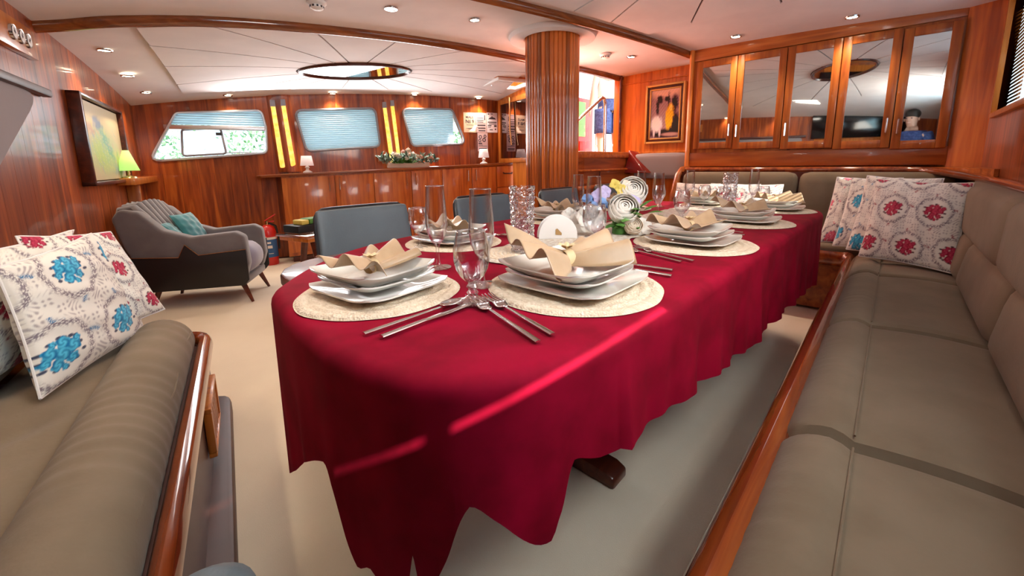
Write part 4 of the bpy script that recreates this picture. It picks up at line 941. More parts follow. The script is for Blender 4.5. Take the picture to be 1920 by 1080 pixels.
# ------------------------------------------------------------ table and cloth
tb = empty('dining_table', (0, 0, 0), 0, 'dark wooden trestle dining table hidden under the burgundy cloth', 'table')
b = B(); b.prism(rrect(2.62, 1.06, .2, cx=1.70, cy=.88), .715, .75); b.make('tabletop', 'dark', tb, bev=.006)
for x in (1.13, 2.45):
    b = B(); b.prism([(.565, 0), (.565, .035), (.60, .05), (.75, .06), (.88, .09), (1.0, .06), (1.16, .05), (1.2, .035), (1.2, 0)], x-.045, x+.045, Matrix(((0, 0, 1, 0), (1, 0, 0, 0), (0, 1, 0, 0), (0, 0, 0, 1)))); b.make('foot', 'dark', tb, bev=.01)
    b = B(); b.box(x-.04, x+.04, .78, .98, .05, .715); b.make('leg', 'dark', tb, bev=.012)
b = B(); b.box(1.15, 2.43, .86, .90, .25, .33); b.make('stretcher', 'dark', tb, bev=.006)
ctl = [(.31, 1.08, .27), (.285, .95, .36), (.269, .84, .45), (.259, .711, .525), (.255, .665, .50), (.258, .623, .37), (.263, .573, .39), (.277, .498, .35), (.287, .473, .475), (.290, .463, .40), (.314, .423, .48), (.33, .404, .572), (.365, .374, .545), (.416, .347, .470), (.458, .338, .462), (.480, .334, .49), (.492, .331, .58), (.569, .319, .552), (.691, .309, .542), (.852, .299, .535), (1.145, .294, .497), (1.35, .29, .47), (1.616, .285, .452), (1.941, .278, .44), (2.4, .268, .41), (2.85, .262, .375), (2.97, .29, .36), (3.04, .38, .36), (3.09, .60, .37), (3.11, .88, .38), (3.09, 1.16, .38), (3.03, 1.38, .38), (2.92, 1.48, .38), (2.6, 1.51, .4), (1.8, 1.52, .4), (1.3, 1.515, .42), (.992, 1.495, .43), (.864, 1.473, .43), (.741, 1.435, .43), (.62, 1.38, .44), (.50, 1.29, .44), (.40, 1.19, .36), (.35, 1.13, .28)]
K = len(ctl); per = []
for i in range(K):
    p = [Vector(ctl[(i+d) % K]) for d in (-1, 0, 1, 2)]; L_ = (p[2]-p[1]).length; ns = max(2, int(L_/.012))
    for t in range(ns):
        u = t/ns; q = .5*((2*p[1])+(p[2]-p[0])*u*(1)+(2*p[0]-5*p[1]+4*p[2]-p[3])*u*u+(3*p[1]-p[0]-3*p[2]+p[3])*u**3)
        # chord-limited spline: keep plan position linear-ish where control points are dense
        lin = p[1]*(1-u)+p[2]*u; q = q*.5+lin*.5; per.append(q)
N_ = len(per); arc = [0]
for i in range(N_): arc.append(arc[-1]+(per[(i+1) % N_].to_2d()-per[i].to_2d()).length)
sm_ = []
for i in range(N_):
    v = Vector((0, 0)); c = 0
    for k in range(-4, 5): v += per[(i+k) % N_].to_2d(); c += 1
    sm_.append(v/c)
TZ = .760
b = B(); rows = []; drop = [0, .004, .012, .024, .04, .07, .11, .16, .22, .30, .38, .46, .54, .62, .70, .78, .86, .93, 1.0]
def fold(s): return .55*math.sin(s*21+1.2*math.sin(s*5))+.3*math.sin(s*43+2)+.15*math.sin(s*77)
vs = []; R0 = .028
for i in range(N_):
    p = sm_[i]; t = (sm_[(i+2) % N_]-sm_[i-2]).normalized(); nrm = Vector((t.y, -t.x)); 
    hem = per[i].z; s = arc[i]
    near = (.2 < p.x < .62 and p.y < 1.2); far = .35 if near else 1
    for k, d in enumerate(drop):
        if k < 5:
            a = k/4*PI/2; off = -R0+R0*math.sin(a); z = TZ-R0*(1-math.cos(a))
        else:
            z = (TZ-R0)+(hem-(TZ-R0))*(drop[k]-.04)/.96; q = (drop[k]-.04)/.96
            off = (fold(s)*.017*far+(.0 if near else .006))*q**1.1
        vs.append((p.x+nrm.x*off, p.y+nrm.y*off, z))
kk = len(drop); b.v = vs; b.f = [(i*kk+j, i*kk+j+1, ((i+1) % N_)*kk+j+1, ((i+1) % N_)*kk+j) for i in range(N_) for j in range(kk-1)]
# top: rings shrinking to the long axis
k0 = len(b.v); rings = 14; 
for r in range(1, rings+1):
    f_ = 1-r/rings
    for i in range(N_):
        x, y, z = vs[i*kk]; ax, ay = min(2.6, max(.78, x)), .89; b.v.append((ax+(x-ax)*f_, ay+(y-ay)*f_, TZ))
for i in range(N_):
    j = (i+1) % N_
    b.f.append((j*kk, k0+j, k0+i, i*kk))
    for r in range(rings-1): b.f.append((k0+r*N_+i, k0+r*N_+j, k0+(r+1)*N_+j, k0+(r+1)*N_+i))
cl = b.make('tablecloth', 'cloth', solid=0); tag(cl, 'long burgundy velvet tablecloth draped over the dining table', 'tablecloth')
bm = bmesh.new(); bm.from_mesh(cl.data); bmesh.ops.remove_doubles(bm, verts=bm.verts, dist=1e-5); bmesh.ops.recalc_face_normals(bm, faces=bm.faces); bm.to_mesh(cl.data); bm.free()
for p in cl.data.polygons: p.use_smooth = True
for e_ in cl.data.edges: e_.use_edge_sharp = False

# ------------------------------------------------------------ dining chairs
def make_chair():
    c = empty('dining_chair')
    b = B(); cushion(b, -.15, .19, -.06, .22, .42, .465, .4, crown=.006); b.make('seat', 'leather', c)
    q = B(); cushion(q, -.225, .225, -.012, .022, 0, .42, .45, n=14, crown=0)
    b = B(); 
    for x, y, z in q.v:
        b.v.append((x*(1-.05*(z/.42)), y+.19+.07*(z/.42)-.25*x*x*1.2, z+.465))
    b.f = q.f; b.make('backrest', 'leather', c)
    e_ = []
    for k in range(41):
        t = k/40
        if t < .35: x, z = -.225, .0+.42*t/.35
        elif t < .65: x, z = -.225+.45*(t-.35)/.3, .42
        else: x, z = .225, .42-.42*(t-.65)/.35
        r = .05
        if z > .37 and abs(x) > .175: dx, dz = abs(x)-.175, z-.37; l = math.hypot(dx, dz); l2 = max(l, .001); x, z = math.copysign(.175+dx/l2*.05, x), .37+dz/l2*.05
        e_.append((x*(1-.05*(z/.42)), .205+.07*(z/.42)-.3*x*x, z+.465))
    b = B(); b.tube(e_, .011, 8); b.make('back_frame', 'pipe', c)
    for x in (-.17, .19):
        for y in (-.02, .19): b = B(); b.tube([(x, y, .43), (x*1.05, y*1.08, 0)], [.016, .011], 8); b.make('leg', 'pipe', c)
    return c
ch = make_chair()
CH = [(.915, 1.50, -.03, 'slate leather dining chair nearest the armchair, at the near end of the window side'), (1.66, 1.49, .02, 'slate leather dining chair behind the tall champagne glass and crystal vase'), (2.40, 1.49, 0, 'slate leather dining chair in front of the column'), (3.02, 1.44, -.05, 'slate leather dining chair in front of the landing steps')]
for i, (x, y, r, lab) in enumerate(CH):
    o = ch if i == 0 else dup(ch)
    o.location = (x, y, -.015); o.rotation_euler = (0, 0, r); tag(o, lab, 'chair', 'dining chairs on the window side')

# ------------------------------------------------------------ armchair
ac = empty('armchair', (.46, 3.965, 0), math.atan2(-.63, .776)+R(7), 'mauve-grey armchair with channelled back and black quilted side panels', 'armchair')
# local x = facing, y = toward the far side; near side at y~0
L1, WD = .70, .53
def prof(pts, r=.03, n=4): return roundpoly(pts, r, n)
XZ = lambda y: Matrix(((1, 0, 0, 0), (0, 0, -1, y), (0, 1, 0, 0), (0, 0, 0, 1)))
side = prof([(-.10, .20), (-.215, .52), (-.265, .74), (-.21, .815), (-.10, .79), (.03, .64), (.20, .575), (.50, .60), (.56, .56), (.57, .33), (.53, .20)], .05)
for y in (0.0, WD-.10):
    b = B(); b.prism(side, -.05, .05, XZ(y+.03)); b.make('arm', 'armgrey', ac, bev=.022, seg=3)
sp_ = [(-.13, .155), (-.20, .44), (.12, .42), (.17, .52), (.25, .43), (.565, .455), (.565, .20), (.53, .155)]
for y, s in ((-.026, 1), (WD-.10+.086, -1)):
    b = B(); b.prism(sp_, -.006, .006, XZ(y)); b.make('side_panel', 'black', ac, bev=.003)
    b = B(); b.tube([(x, y-.008*s, z) for x, z in [(-.20, .44), (.12, .42), (.17, .52), (.25, .43), (.565, .455)]], .003, 6); b.make('piping', 'brass', ac)
b = B(); b.box(-.12, .54, .0, WD-.04, .15, .22); b.make('base', 'armgrey', ac, bev=.02)
b = B(); cushion(b, -.02, .585, .065, WD-.125, .22, .47, .45, crown=.012); b.make('seat_cushion', 'seatl' if 'seatl' in M else 'armgrey', ac)
nch = 7
for k in range(nch):
    y0 = .03+(WD-.10)*k/nch; b = B(); yc = y0+(WD-.10)/nch/2; t = (k+.5)/nch*2-1; zt = .80+.045*math.cos(t*PI/2)
    b.tube([(.06, yc, .42), (-.02, yc, .60), (-.10, yc, .74), (-.155, yc, zt), (-.22, yc, zt-.01), (-.25, yc, .70), (-.22, yc, .5), (-.14, yc, .2)], .043, 10, sy=.8); b.make('back_channel', 'armgrey', ac)
for x, y, dx in ((.50, .03, .06), (-.06, .03, -.05), (.50, WD-.1, .06), (-.06, WD-.1, -.05)):
    b = B(); b.tube([(x, y, .16), (x+dx, y-(.02 if y < .2 else -.02), 0)], [.022, .011], 8); b.make('leg', 'dark', ac)
ac.scale = (1, 1, .95)
AM = Matrix.Translation((.46, 3.965, 0)) @ Matrix.Rotation(math.atan2(-.63, .776)+R(7), 4, 'Z')
def aw(x, y, z): return tuple(AM @ Vector((x, y, z)))
pillow('cushion', aw(.10, .09, .47), aw(.04, .30, .47), aw(-.03, .09, .64), None, 'small teal velvet cushion lying flat against the armchair back', n=24, material='teal', thick=.045)
pillow('cushion', aw(.12, .20, .46), aw(.16, .45, .46), aw(-.02, .24, .69), None, 'teal velvet cushion standing on its corner in the armchair', n=24, material='teal', thick=.045)

# ------------------------------------------------------------ side table, case and boxes, extinguisher
stb = empty('side_table', (1.40, 3.60, 0), R(15), 'low wooden side table with clear glass top behind the first dining chair', 'side table')
b = B(); b.box(-.16, .35, -.18, .18, .455, .485); b.make('top', 'gold', stb, bev=.004)
b = B(); b.box(-.18, .37, -.20, .20, .488, .512); b.make('glass_top', 'glass', stb, bev=.004)
for x in (-.02, .28):
    for s in (-1, 1): b = B(); b.tube([(x, s*.05, .455), (x, s*.16, 0)], [.03, .02], 6); b.make('leg', 'dark', stb)
b = B(); b.box(-.02, .28, -.015, .015, .12, .16); b.make('stretcher', 'dark', stb)
TBM = Matrix.Translation((1.40, 3.60, 0)) @ Matrix.Rotation(R(15), 4, 'Z')
def onst(name, x0, x1, y0, y1, z0, z1, m, label, cat, **k):
    b = B(); b.box(x0, x1, y0, y1, z0, z1); o = b.make(name, m, frame=TBM, bev=.008); tag(o, label, cat); return o
onst('black_case', -.12, .35, -.02, .18, .513, .575, 'black', 'black case lying on the glass side table', 'case')
onst('yellow_box', -.07, .0, .0, .12, .576, .615, 'yellow', 'small yellow box on the black case', 'box')
o = onst('green_box', .005, .20, .0, .13, .576, .62, 'green', 'speckled green box on the black case', 'box')
onst('blue_box', .21, .32, .0, .13, .576, .625, 'bluelabel', 'dark blue box on the black case beside the green one', 'box')
ex = empty('fire_extinguisher', (1.49, 4.98, 0), R(-17), 'red fire extinguisher with blue label standing by the port wall', 'fire extinguisher')
b = B(); b.lathe([(.0001, 0), (.075, .0), (.08, .02), (.08, .36), (.065, .41), (.03, .44), (.0001, .44)], 28); b.make('cylinder', 'red', ex)
b = B(); b.lathe([(.0815, .09), (.0815, .30)], 28); b.make('label', 'bluelabel', ex)
b = B(); b.lathe([(.082, .285), (.082, .31)], 28); b.make('label_band', 'white', ex)
b = B(); b.box(-.02, .02, -.084, -.081, .24, .26); b.box(-.03, .03, -.084, -.081, .19, .22); b.box(-.01, .035, -.084, -.081, .13, .135)
b.make('print', 'white', ex, smooth=False)['kind'] = 'stuff'
b = B(); b.lathe([(.018, .44), (.018, .48), (.0001, .48)], 14); b.make('valve', 'brass', ex)
b = B(); b.tube([(-.02, 0, .48), (.06, 0, .53), (.09, 0, .55)], .007, 6); b.tube([(-.02, 0, .465), (.07, 0, .475)], .007, 6); b.make('handle', 'red', ex)
b = B(); b.tube([(.02, 0, .46), (.08, .02, .42), (.10, .03, .30), (.095, .03, .16)], .011, 8); b.make('hose', 'pipe', ex)

# gray dome, made-up stand-in for a body part at the bottom view edge
pf_ = empty('dome_stand_in', (.044, .535, 0), 0, 'round blue-grey stool top at the foot of the left sofa rail', 'dome')
b = B(); b.lathe([(.0001, 0), (.06, 0), (.062, .50), (.066, .52), (.058, .555), (.035, .573), (.0001, .578)], 28); b.make('seat', 'leather', pf_)

# ------------------------------------------------------------ things on the table
TOP = .762
def make_mat(r, wob=.012, seed=0, ry=None):
    ry = ry or r; b = B(); n, m_ = 72, 26; rs = np.random.RandomState(seed); ph = rs.uniform(0, 6, 4)
    def f(u, v):
        a = 2*PI*u; w_ = 1+wob*(math.sin(3*a+ph[0])+.6*math.sin(5*a+ph[1])+.3*math.sin(11*a+ph[2])); q = v*w_
        return (r*q*math.cos(a), ry*q*math.sin(a), .0035+.0012*math.sin(v*m_*1.9)+(.0012 if .86 < v < .97 else 0) if v < .985 else .0)
    b.grid(n, m_*3, f, closeu=True); return b
def placemat(x, y, r, label, ry=None, seed=0, rz=0):
    o = make_mat(r, .012, seed, ry).make('placemat', 'mat'); o.location = (x, y, TOP); o.rotation_euler = (0, 0, rz)
    return tag(o, label, 'placemat', 'woven placemats on the table')
def make_plate(s, h, well=.6):
    b = B(); n = 25
    def f(u, v, dz=0):
        a, c = 2*u-1, 2*v-1; k = 6.0; m_ = max(abs(a), abs(c)); 
        ln = (abs(a)**k+abs(c)**k)**(1/k) if m_ > 0 else 1; q = m_/ln if ln > 0 else 1
        x, y = a*q*s/2, c*q*s/2; x *= 1-.035*c*c*0; 
        e_ = 1-.03*(1-(abs(c) if abs(a) > abs(c) else abs(a))**2)
        t = max(0, (m_-well)/(1-well)); z = h*(t**1.35)+.006*(abs(a*c)**3); return (x*e_, y*e_, z+.0035+dz)
    b.grid(n, n, f); q = B(); q.grid(n, n, lambda u, v: f(u, v, -.0035)); k0 = len(b.v); b.v += q.v; b.f += [tuple(reversed([i+k0 for i in ff])) for ff in q.f]
    ed = [(0, j) for j in range(n)]+[(i, n-1) for i in range(1, n)]+[(n-1, j) for j in range(n-2, -1, -1)]+[(i, 0) for i in range(n-2, 0, -1)]; ids = [i*n+j for i, j in ed]
    b.f += [(ids[i], ids[(i+1) % len(ids)], k0+ids[(i+1) % len(ids)], k0+ids[i]) for i in range(len(ids))]
    return b
PL = {}
def plate(kind, x, y, z, rz, label):
    if kind not in PL:
        s, h = {'charger': (.275, .012), 'dinner': (.235, .020), 'soup': (.245, .026)}[kind]
        o = make_plate(s, h, .55 if kind != 'soup' else .62).make('plate', 'china'); PL[kind] = o
    else: o = PL[kind].copy(); COL.objects.link(o)
    o.location = (x, y, z); o.rotation_euler = (0, 0, rz); o.scale = (PSC, PSC, 1); return tag(o, label, 'plate', 'stacked square plates')
PSC = 1.0
def napkin(x, y, z, rz, label, variant=0, sc=1.0):
    e = empty('napkin', (x, y, z), rz, label, 'napkin', 'folded champagne napkins on the plates'); e.scale = (sc,)*3
    rs = random.Random(variant+11); A = [rs.uniform(.8, 1.2) for _ in range(6)]; ear = .035 if variant % 3 == 0 else .012
    b = B()
    def f(u, v):
        t = 2*u-1; w_ = .010+.080*abs(t)**.7*(A[0] if t > 0 else A[1]); s = 2*v-1; pl = 3.9
        x_ = t*.105*(A[2] if t > 0 else A[3])*(1-.10*s*s); y_ = s*w_
        z_ = .008+.034*abs(t)**.75*(.5+.5*math.sin(s*PI*pl*.62+variant*1.3+.5*t))+.026*(1-abs(t))*math.cos(s*PI/2)+.030*abs(t)*(1-s*s)
        if t < 0 and s > .3: z_ += ear*(s-.3)/.7*abs(t)**.5*1.6
        return (x_, y_, max(.003, z_))
    b.grid(48, 34, f); o = b.make('fan', 'napkin', e, solid=.0015)
    b = B(); q = []
    b.grid(26, 10, lambda u, v: (.020*math.cos(PI*(.5+u*1.0))*0+(v-.5)*.11+.03, -.045+.012*math.sin(u*PI*2), .018+.030*math.sin(PI*u)*(.4+.6*v)) if False else ((v*.085+.004)*(1 if variant % 2 else 1), (u-.5)*(.016+.075*v), .022+.020*math.sin(PI*u)*(.3+.7*v)+.004*math.sin(u*19+v*3))); b.make('upper_fold', 'napkin', e, solid=.0015)
    b = B(); b.grid(20, 6, lambda u, v: ((v-.5)*.022, .017*math.cos(2*PI*u), .022+.018*math.sin(2*PI*u)), closeu=True); b.make('band', 'ribbon', e, solid=.001)
    b = B()
    for k in range(7):
        a = 2*PI*k/7; leaf(b, (0, 0, .042), (math.cos(a), math.sin(a), .55), .024, .014)
    b.sph((0, 0, .046), .005, 5); b.make('flower', 'ribbon', e)
    return e
def bowl_profile(kind):
    t = .0011
    if kind == 'flute':
        foot = [(.0001, .0), (.036, .0), (.037, .002), (.012, .006), (.006, .014), (.0045, .03), (.0045, .058), (.008, .068)]
        out = [(.018, .080), (.027, .103), (.0305, .128), (.0298, .155), (.0272, .195), (.0248, .232)]
    elif kind == 'goblet':
        foot = [(.0001, 0), (.037, .0), (.038, .002), (.020, .007), (.010, .014), (.013, .020), (.008, .026), (.013, .033), (.009, .040), (.016, .047)]
        out = [(.025, .056), (.034, .072), (.0385, .092), (.0385, .112), (.034, .135), (.0305, .152)]
    else:
        foot = [(.0001, 0), (.034, 0), (.035, .002), (.010, .006), (.0048, .014), (.0042, .05), (.006, .062)]
        out = [(.016, .066), (.029, .078), (.0365, .098), (.0375, .115), (.035, .135), (.031, .150)]
    inn = [(max(.0005, r-t*1.3), z+.001) for r, z in reversed(out)]+[(.004, out[0][1]-.006), (.0001, out[0][1]-.009)]
    return foot, out+inn, foot[-1]
GL = {}
def glass(kind, x, y, label, sc=1.0):
    if kind not in GL:
        e = empty({'flute': 'champagne_glass', 'goblet': 'water_goblet', 'wine': 'wine_glass'}[kind]); GL[kind] = e
        ft_, bw, j = bowl_profile(kind)
        b = B(); b.lathe(ft_, 28); b.make('stem', 'glass', e); b = B(); b.lathe([j]+bw, 32); b.make('bowl', 'glass', e)
        r_, z_ = [(r, z) for r, z in bw][5]; b = B(); b.tube([(r_*math.cos(2*PI*k/32), r_*math.sin(2*PI*k/32), z_) for k in range(33)], .0009, 5, caps=False); b.make('rim', 'rimglass', e)
    else: e = dup(GL[kind])
    e.location = (x, y, TOP); e.scale = (sc,)*3
    return tag(e, label, 'glass', {'flute': 'champagne glasses', 'goblet': 'water goblets', 'wine': 'wine glasses'}[kind])
def make_fork():
    b = B(); b.tube([(0, -.19, .004), (0, -.10, .005), (0, -.045, .006)], [.0055, .0042, .0032], 8, sy=.35, upv=(0, 0, 1)); e = b
    def hd(u, v): w_ = (.004+.009*math.sin(min(1, v*1.4)*PI/2)); return ((u-.5)*2*w_, -.046+.035*v, .006-.004*math.sin(PI*v)+.002*v)
    b.grid(6, 8, hd)
    for k in range(4): x = (k-1.5)*.0068; b.tube([(x, -.012, .007), (x*1.02, .014, .006), (x, .036, .011)], [.0024, .0019, .001], 5)
    return b
def cut(kind, p0, p1, label, z=TOP):
    """p0 = head end, p1 = handle end"""
    d = Vector((p0[0]-p1[0], p0[1]-p1[1])); L_ = d.length; e = empty(kind, ((p0[0]+p1[0])/2, (p0[1]+p1[1])/2, z), math.atan2(d.y, d.x)-PI/2, label, kind, 'table cutlery')
    s = L_/.225
    if kind == 'fork':
        b = B(); b.tube([(0, -.1125, .004), (0, -.03, .005), (0, .035, .006)], [.0055, .0042, .003], 8, sy=.35, upv=(0, 0, 1)); b.v = [(x*1.1, y*s, zz) for x, y, zz in b.v]; b.make('handle', 'cut', e)
        b = B(); b.grid(6, 8, lambda u, v: ((u-.5)*2*(.004+.010*math.sin(min(1, v*1.4)*PI/2)), (.034+.030*v)*s, .007-.004*math.sin(PI*v)+.002*v)); b.make('head', 'cut', e, solid=.0015)
        for k in range(4): x = (k-1.5)*.0076; b = B(); b.tube([(x, .062*s, .0085), (x*1.02, .09*s, .007), (x, .1125*s, .012)], [.0027, .0021, .0012], 5); b.make('tine', 'cut', e)
    elif kind == 'knife':
        b = B(); b.tube([(0, -.1125*s, .004), (0, -.02*s, .005)], [.006, .005], 8, sy=.5, upv=(0, 0, 1)); b.make('handle', 'cut', e)
        b = B(); b.prism([(-.005, -.02*s), (.006, -.02*s), (.0095, .03*s), (.009, .09*s), (.002, .1125*s), (-.006, .10*s), (-.0065, .0)], .004, .0052); b.make('blade', 'cut', e, bev=.0005)
    else:
        b = B(); b.tube([(0, -.1125*s, .004), (0, -.02*s, .005), (0, .06*s, .006)], [.0055, .0042, .003], 8, sy=.4, upv=(0, 0, 1)); b.make('handle', 'cut', e)
        b = B(); b.grid(12, 8, lambda u, v: (.0165*v*math.cos(2*PI*u)*1.0, (.085+.028*v*math.sin(2*PI*u))*s, .004+.006*v*v), closeu=True); b.make('bowl', 'cut', e, solid=.001)
    return e
M['rimglass'] = thin_glass('glass_rim', (.85, .82, .82), .6, .05)

# lace runner
b = B()
def run(u, v):
    x0, x1 = .84, 2.95; s = 2*u-1; t = 2*v-1; hl, hw, r = (x1-x0)/2, .145, .14; X = s*hl; lim = hw if abs(X) < hl-r else math.sqrt(max(0, r*r-(abs(X)-(hl-r))**2))*hw/r
    lim *= 1+.03*math.sin(X*60); return ((x0+x1)/2+X, .855+t*lim, TOP+.002+.0008*math.sin(X*90)*math.sin(t*20))
b.grid(220, 16, run); tag(b.make('table_runner', 'lace', solid=.001), 'long white lace runner along the middle of the burgundy cloth', 'table runner')

# place settings: (x, y, rot, mat radius, size, description)
PS = [(.475, .855, R(6), .182, .90, 'at the near rounded end of the table'), (.80, .535, R(0), .205, 1.04, 'in front, nearest the sofa, holding the eared napkin'), (1.50, .50, R(-2), .205, 1.0, 'second from the near end on the sofa side'),
      (2.17, .49, R(1), .20, 1.0, 'third from the near end on the sofa side'), (2.80, .475, R(0), .185, .95, 'at the far corner of the table on the sofa side'),
      (.985, 1.20, R(2), .18, .92, 'opposite the first dining chair'), (1.72, 1.24, R(0), .18, .95, 'opposite the second dining chair behind the crystal vase'), (2.42, 1.26, R(0), .18, .95, 'opposite the third dining chair behind the flowers'), (2.90, .90, R(88), .165, .9, 'at the far end of the table')]
for i, (x, y, rz, mr, sc, wh) in enumerate(PS):
    placemat(x, y, mr, 'round cream woven placemat '+wh, seed=i)
    PSC = sc
    px, py = x+.005, y+.005; z = TOP+.0065
    for k, (kind, dz, dr, lab) in enumerate((('charger', 0, 0, 'bottom white square plate '), ('dinner', .012, R(2 if i % 2 else -3), 'middle white square plate '), ('soup', .026, R(-3 if i % 2 else 4), 'top white square plate '))):
        plate(kind, px-.008*k*(1 if i % 2 else .4), py+.005*k, z+dz, rz+dr, lab+wh)
    nr = [R(28), R(-15), R(-8), R(-20), R(-40), R(60), R(10), R(0), R(50)][i]
    napkin(px-.012, py+.012, z+.034, nr, 'satin napkin bow '+wh, variant=[1, 0, 2, 3, 4, 5, 6, 7, 8][i], sc=[.92, 1.15, 1.05, 1.0, 1.0, .85, .9, .9, .9][i])
# small oval mat under the vase
placemat(.985, .875, .115, 'small round lace mat under the near crystal vase', seed=20, ry=.115)
# glasses
for a in [('goblet', .569, .638, 'large water goblet between the two nearest place settings', 1.0), ('flute', .666, .709, 'champagne glass just behind the nearest water goblet', 1.0), ('flute', .704, .932, 'champagne glass behind the near-end plates, left of the nearest goblet', 1.0), ('wine', .84, 1.215, 'rounded glass left of the left champagne glass', .95),
          ('flute', 1.716, 1.13, 'champagne glass right of the near crystal vase', 1.0), ('wine', 1.72, 1.075, 'wine glass in front of the third dining chair, beside the vase', .88), ('flute', 1.40, .85, 'champagne glass behind the big wine glass left of the flowers', 1.02), ('wine', 1.15, .694, 'big wine glass right behind the eared napkin', 1.04),
          ('goblet', 2.00, .73, 'water goblet right of the bouquet', 1.0), ('flute', 2.10, .89, 'champagne glass behind the goblet right of the bouquet', 1.0), ('wine', 2.42, .665, 'wine glass in front of the far crystal vase', 1.0), ('flute', 2.72, .95, 'champagne glass at the far end left of the far crystal vase', 1.0), ('wine', 2.66, .84, 'wine glass at the far end beside the far champagne glass', .95),
          ('flute', 2.98, .645, 'champagne glass at the far corner plates', 1.0), ('wine', 3.0, .59, 'small wine glass at the far corner plates', .85), ('flute', 2.47, 1.16, 'champagne glass rising behind the bouquet', 1.0), ('goblet', 2.62, 1.10, 'water goblet behind the far end of the bouquet', .9)]:
    glass(*a)
# crystal vases
def vase(x, y, label, sc=1):
    e = empty('crystal_vase', (x, y, TOP+.004), .3, label, 'vase', 'cut crystal vases'); e.scale = (sc,)*3
    b = B(); rows, nn = 14, 14
    def f(u, v):
        a = 2*PI*u; k = v*rows; r = .039+.0035*v; d = abs(((u*nn+(.5 if int(k) % 2 else 0)) % 1)-.5)*2; dz = abs((k % 1)-.5)*2; r -= .0045*max(d, dz)**1.5 if .04 < v < .95 else .001
        return (r*math.cos(a), r*math.sin(a), .215*v)
    b.grid(nn*8, rows*4+1, f, closeu=True); b.make('facets', 'crystal', e, smooth=False)
    b = B(); b.lathe([(.0001, .012), (.034, .012), (.037, .215)], 28); b.make('inner_wall', 'glass', e)
    b = B(); b.lathe([(.0001, 0), (.039, 0), (.039, .006), (.0001, .011)], 28); b.make('base', 'crystal', e); return e
vase(1.006, .875, 'tall cut crystal vase on the small lace mat at the near end of the runner'); vase(2.74, .72, 'cut crystal vase at the far end of the runner', 1.0)
# napkin holder fan with gold emblem
e = empty('napkin_holder', (1.29, .945, TOP+.003), R(-42), 'white fan-shaped napkin holder with small gold triangle emblem beside the near vase', 'napkin holder')
b = B(); fan_ = [(-.075, 0), (.075, 0)]+[(.075*math.cos(a), .012+.078*math.sin(a)) for a in [PI*k/18 for k in range(19)]]
for y in (-.022, .018): b2 = B(); b2.prism(fan_, 0, .003, Matrix(((1, 0, 0, 0), (0, 0, -1, y), (0, 1, 0, 0), (0, 0, 0, 1)))); b2.make('side_fan', 'whitecloth', e, bev=.001)
b = B(); b.box(-.07, .07, -.024, .02, 0, .004); b.make('base', 'whitecloth', e)
b = B(); b.prism([(-.011, .016), (.013, .014), (.013, .022), (-.004, .040), (-.010, .036)], 0, .002, Matrix(((1, 0, 0, .0), (0, 0, -1, -.025), (0, 1, 0, 0), (0, 0, 0, 1)))); b.make('emblem', 'brass', e)
# bouquet
bq = empty('flower_bouquet', (1.52, .80, TOP), 0, 'low bouquet of white roses, blue and yellow flowers with green leaves on the runner', 'flower bouquet')
rg = random.Random(9)
Rv = Vector((.676, -.737, 0)); Fv = Vector((.737, .676, 0))
def bp(r, f, z): v = Rv*r+Fv*f; return (v.x, v.y, z)
def bigrose(c, r, m_, turns=6):
    b = B(); c = Vector(c); q = Vector((-.62, -.52, .55)).normalized().to_track_quat('Z', 'Y').to_matrix()
    for ring in range(turns):
        k = 3+(ring > 1)+(ring > 3); t_ = ring/(turns-1); rr = r*(.22+.78*t_); top = R(12+46*t_); lift = r*.30*(1-t_)
        for i in range(k):
            a = 2*PI*i/k+ring*.9
            def f(u, v, a=a, rr=rr, top=top, t_=t_, lift=lift):
                s_ = (u-.5)*2; an = a+s_*(PI/k)*1.35; th = R(150)+(top-R(150))*v+.16*s_*s_*v; cu = 1+.10*t_*max(0, v-.75)*4+.03*s_
                return tuple(c+q @ Vector((rr*cu*math.sin(th)*math.cos(an), rr*cu*math.sin(th)*math.sin(an), rr*.9*math.cos(th)+lift)))
            b.grid(7, 8, f)
    return b.make('rose', m_, bq, solid=.0012)
bigrose(bp(.005, -.03, .105), .060, 'petal2' if 'petal2' in M else 'petal'); bigrose(bp(.075, .10, .165), .062, 'petal'); bigrose(bp(.045, -.035, .038), .036, 'cream')
def petalfl(c, r, m_, n=5, face=(-.6, -.6, .35), w_=1.0):
    b = B(); c = Vector(c); q = Vector(face).normalized().to_track_quat('Z', 'Y').to_matrix()
    for i in range(n):
        a = 2*PI*i/n+.3
        def f(u, v, a=a): s = (u-.5)*w_*r*1.1*math.sin(PI*(.15+.8*v)); rr = r*v; return tuple(c+q @ Vector((rr*math.cos(a)-s*math.sin(a), rr*math.sin(a)+s*math.cos(a), r*.25*math.sin(v*2.4)+abs(s)*.3)))
        b.grid(6, 7, f)
    return b.make('blossom', m_, bq, solid=.0006)
petalfl(bp(-.125, -.03, .065), .062, 'petal', 5, w_=1.3); petalfl(bp(-.165, .0, .045), .045, 'petal', 5, w_=1.3); petalfl(bp(-.20, .03, .075), .035, 'petal', 5); petalfl(bp(.085, -.02, .03), .04, 'petal', 5)
petalfl(bp(-.075, .05, .15), .036, 'lilac', 5); petalfl(bp(-.045, .09, .165), .03, 'lilac', 5); petalfl(bp(.055, .02, .125), .035, 'lilac', 4)
petalfl(bp(.025, .08, .17), .030, 'yellow', 5); petalfl(bp(.0, .10, .195), .026, 'yellow', 4); petalfl(bp(.045, .09, .195), .022, 'cream', 4); petalfl(bp(-.11, .06, .14), .024, 'pink', 4)
for k in range(16):
    c = bp(-.135+.12*rg.random(), .01+.05*rg.random(), .105+.045*rg.random()); petalfl(c, .018, 'blue', 4, face=(-.6+rg.uniform(-.4, .4), -.6+rg.uniform(-.4, .4), .6))
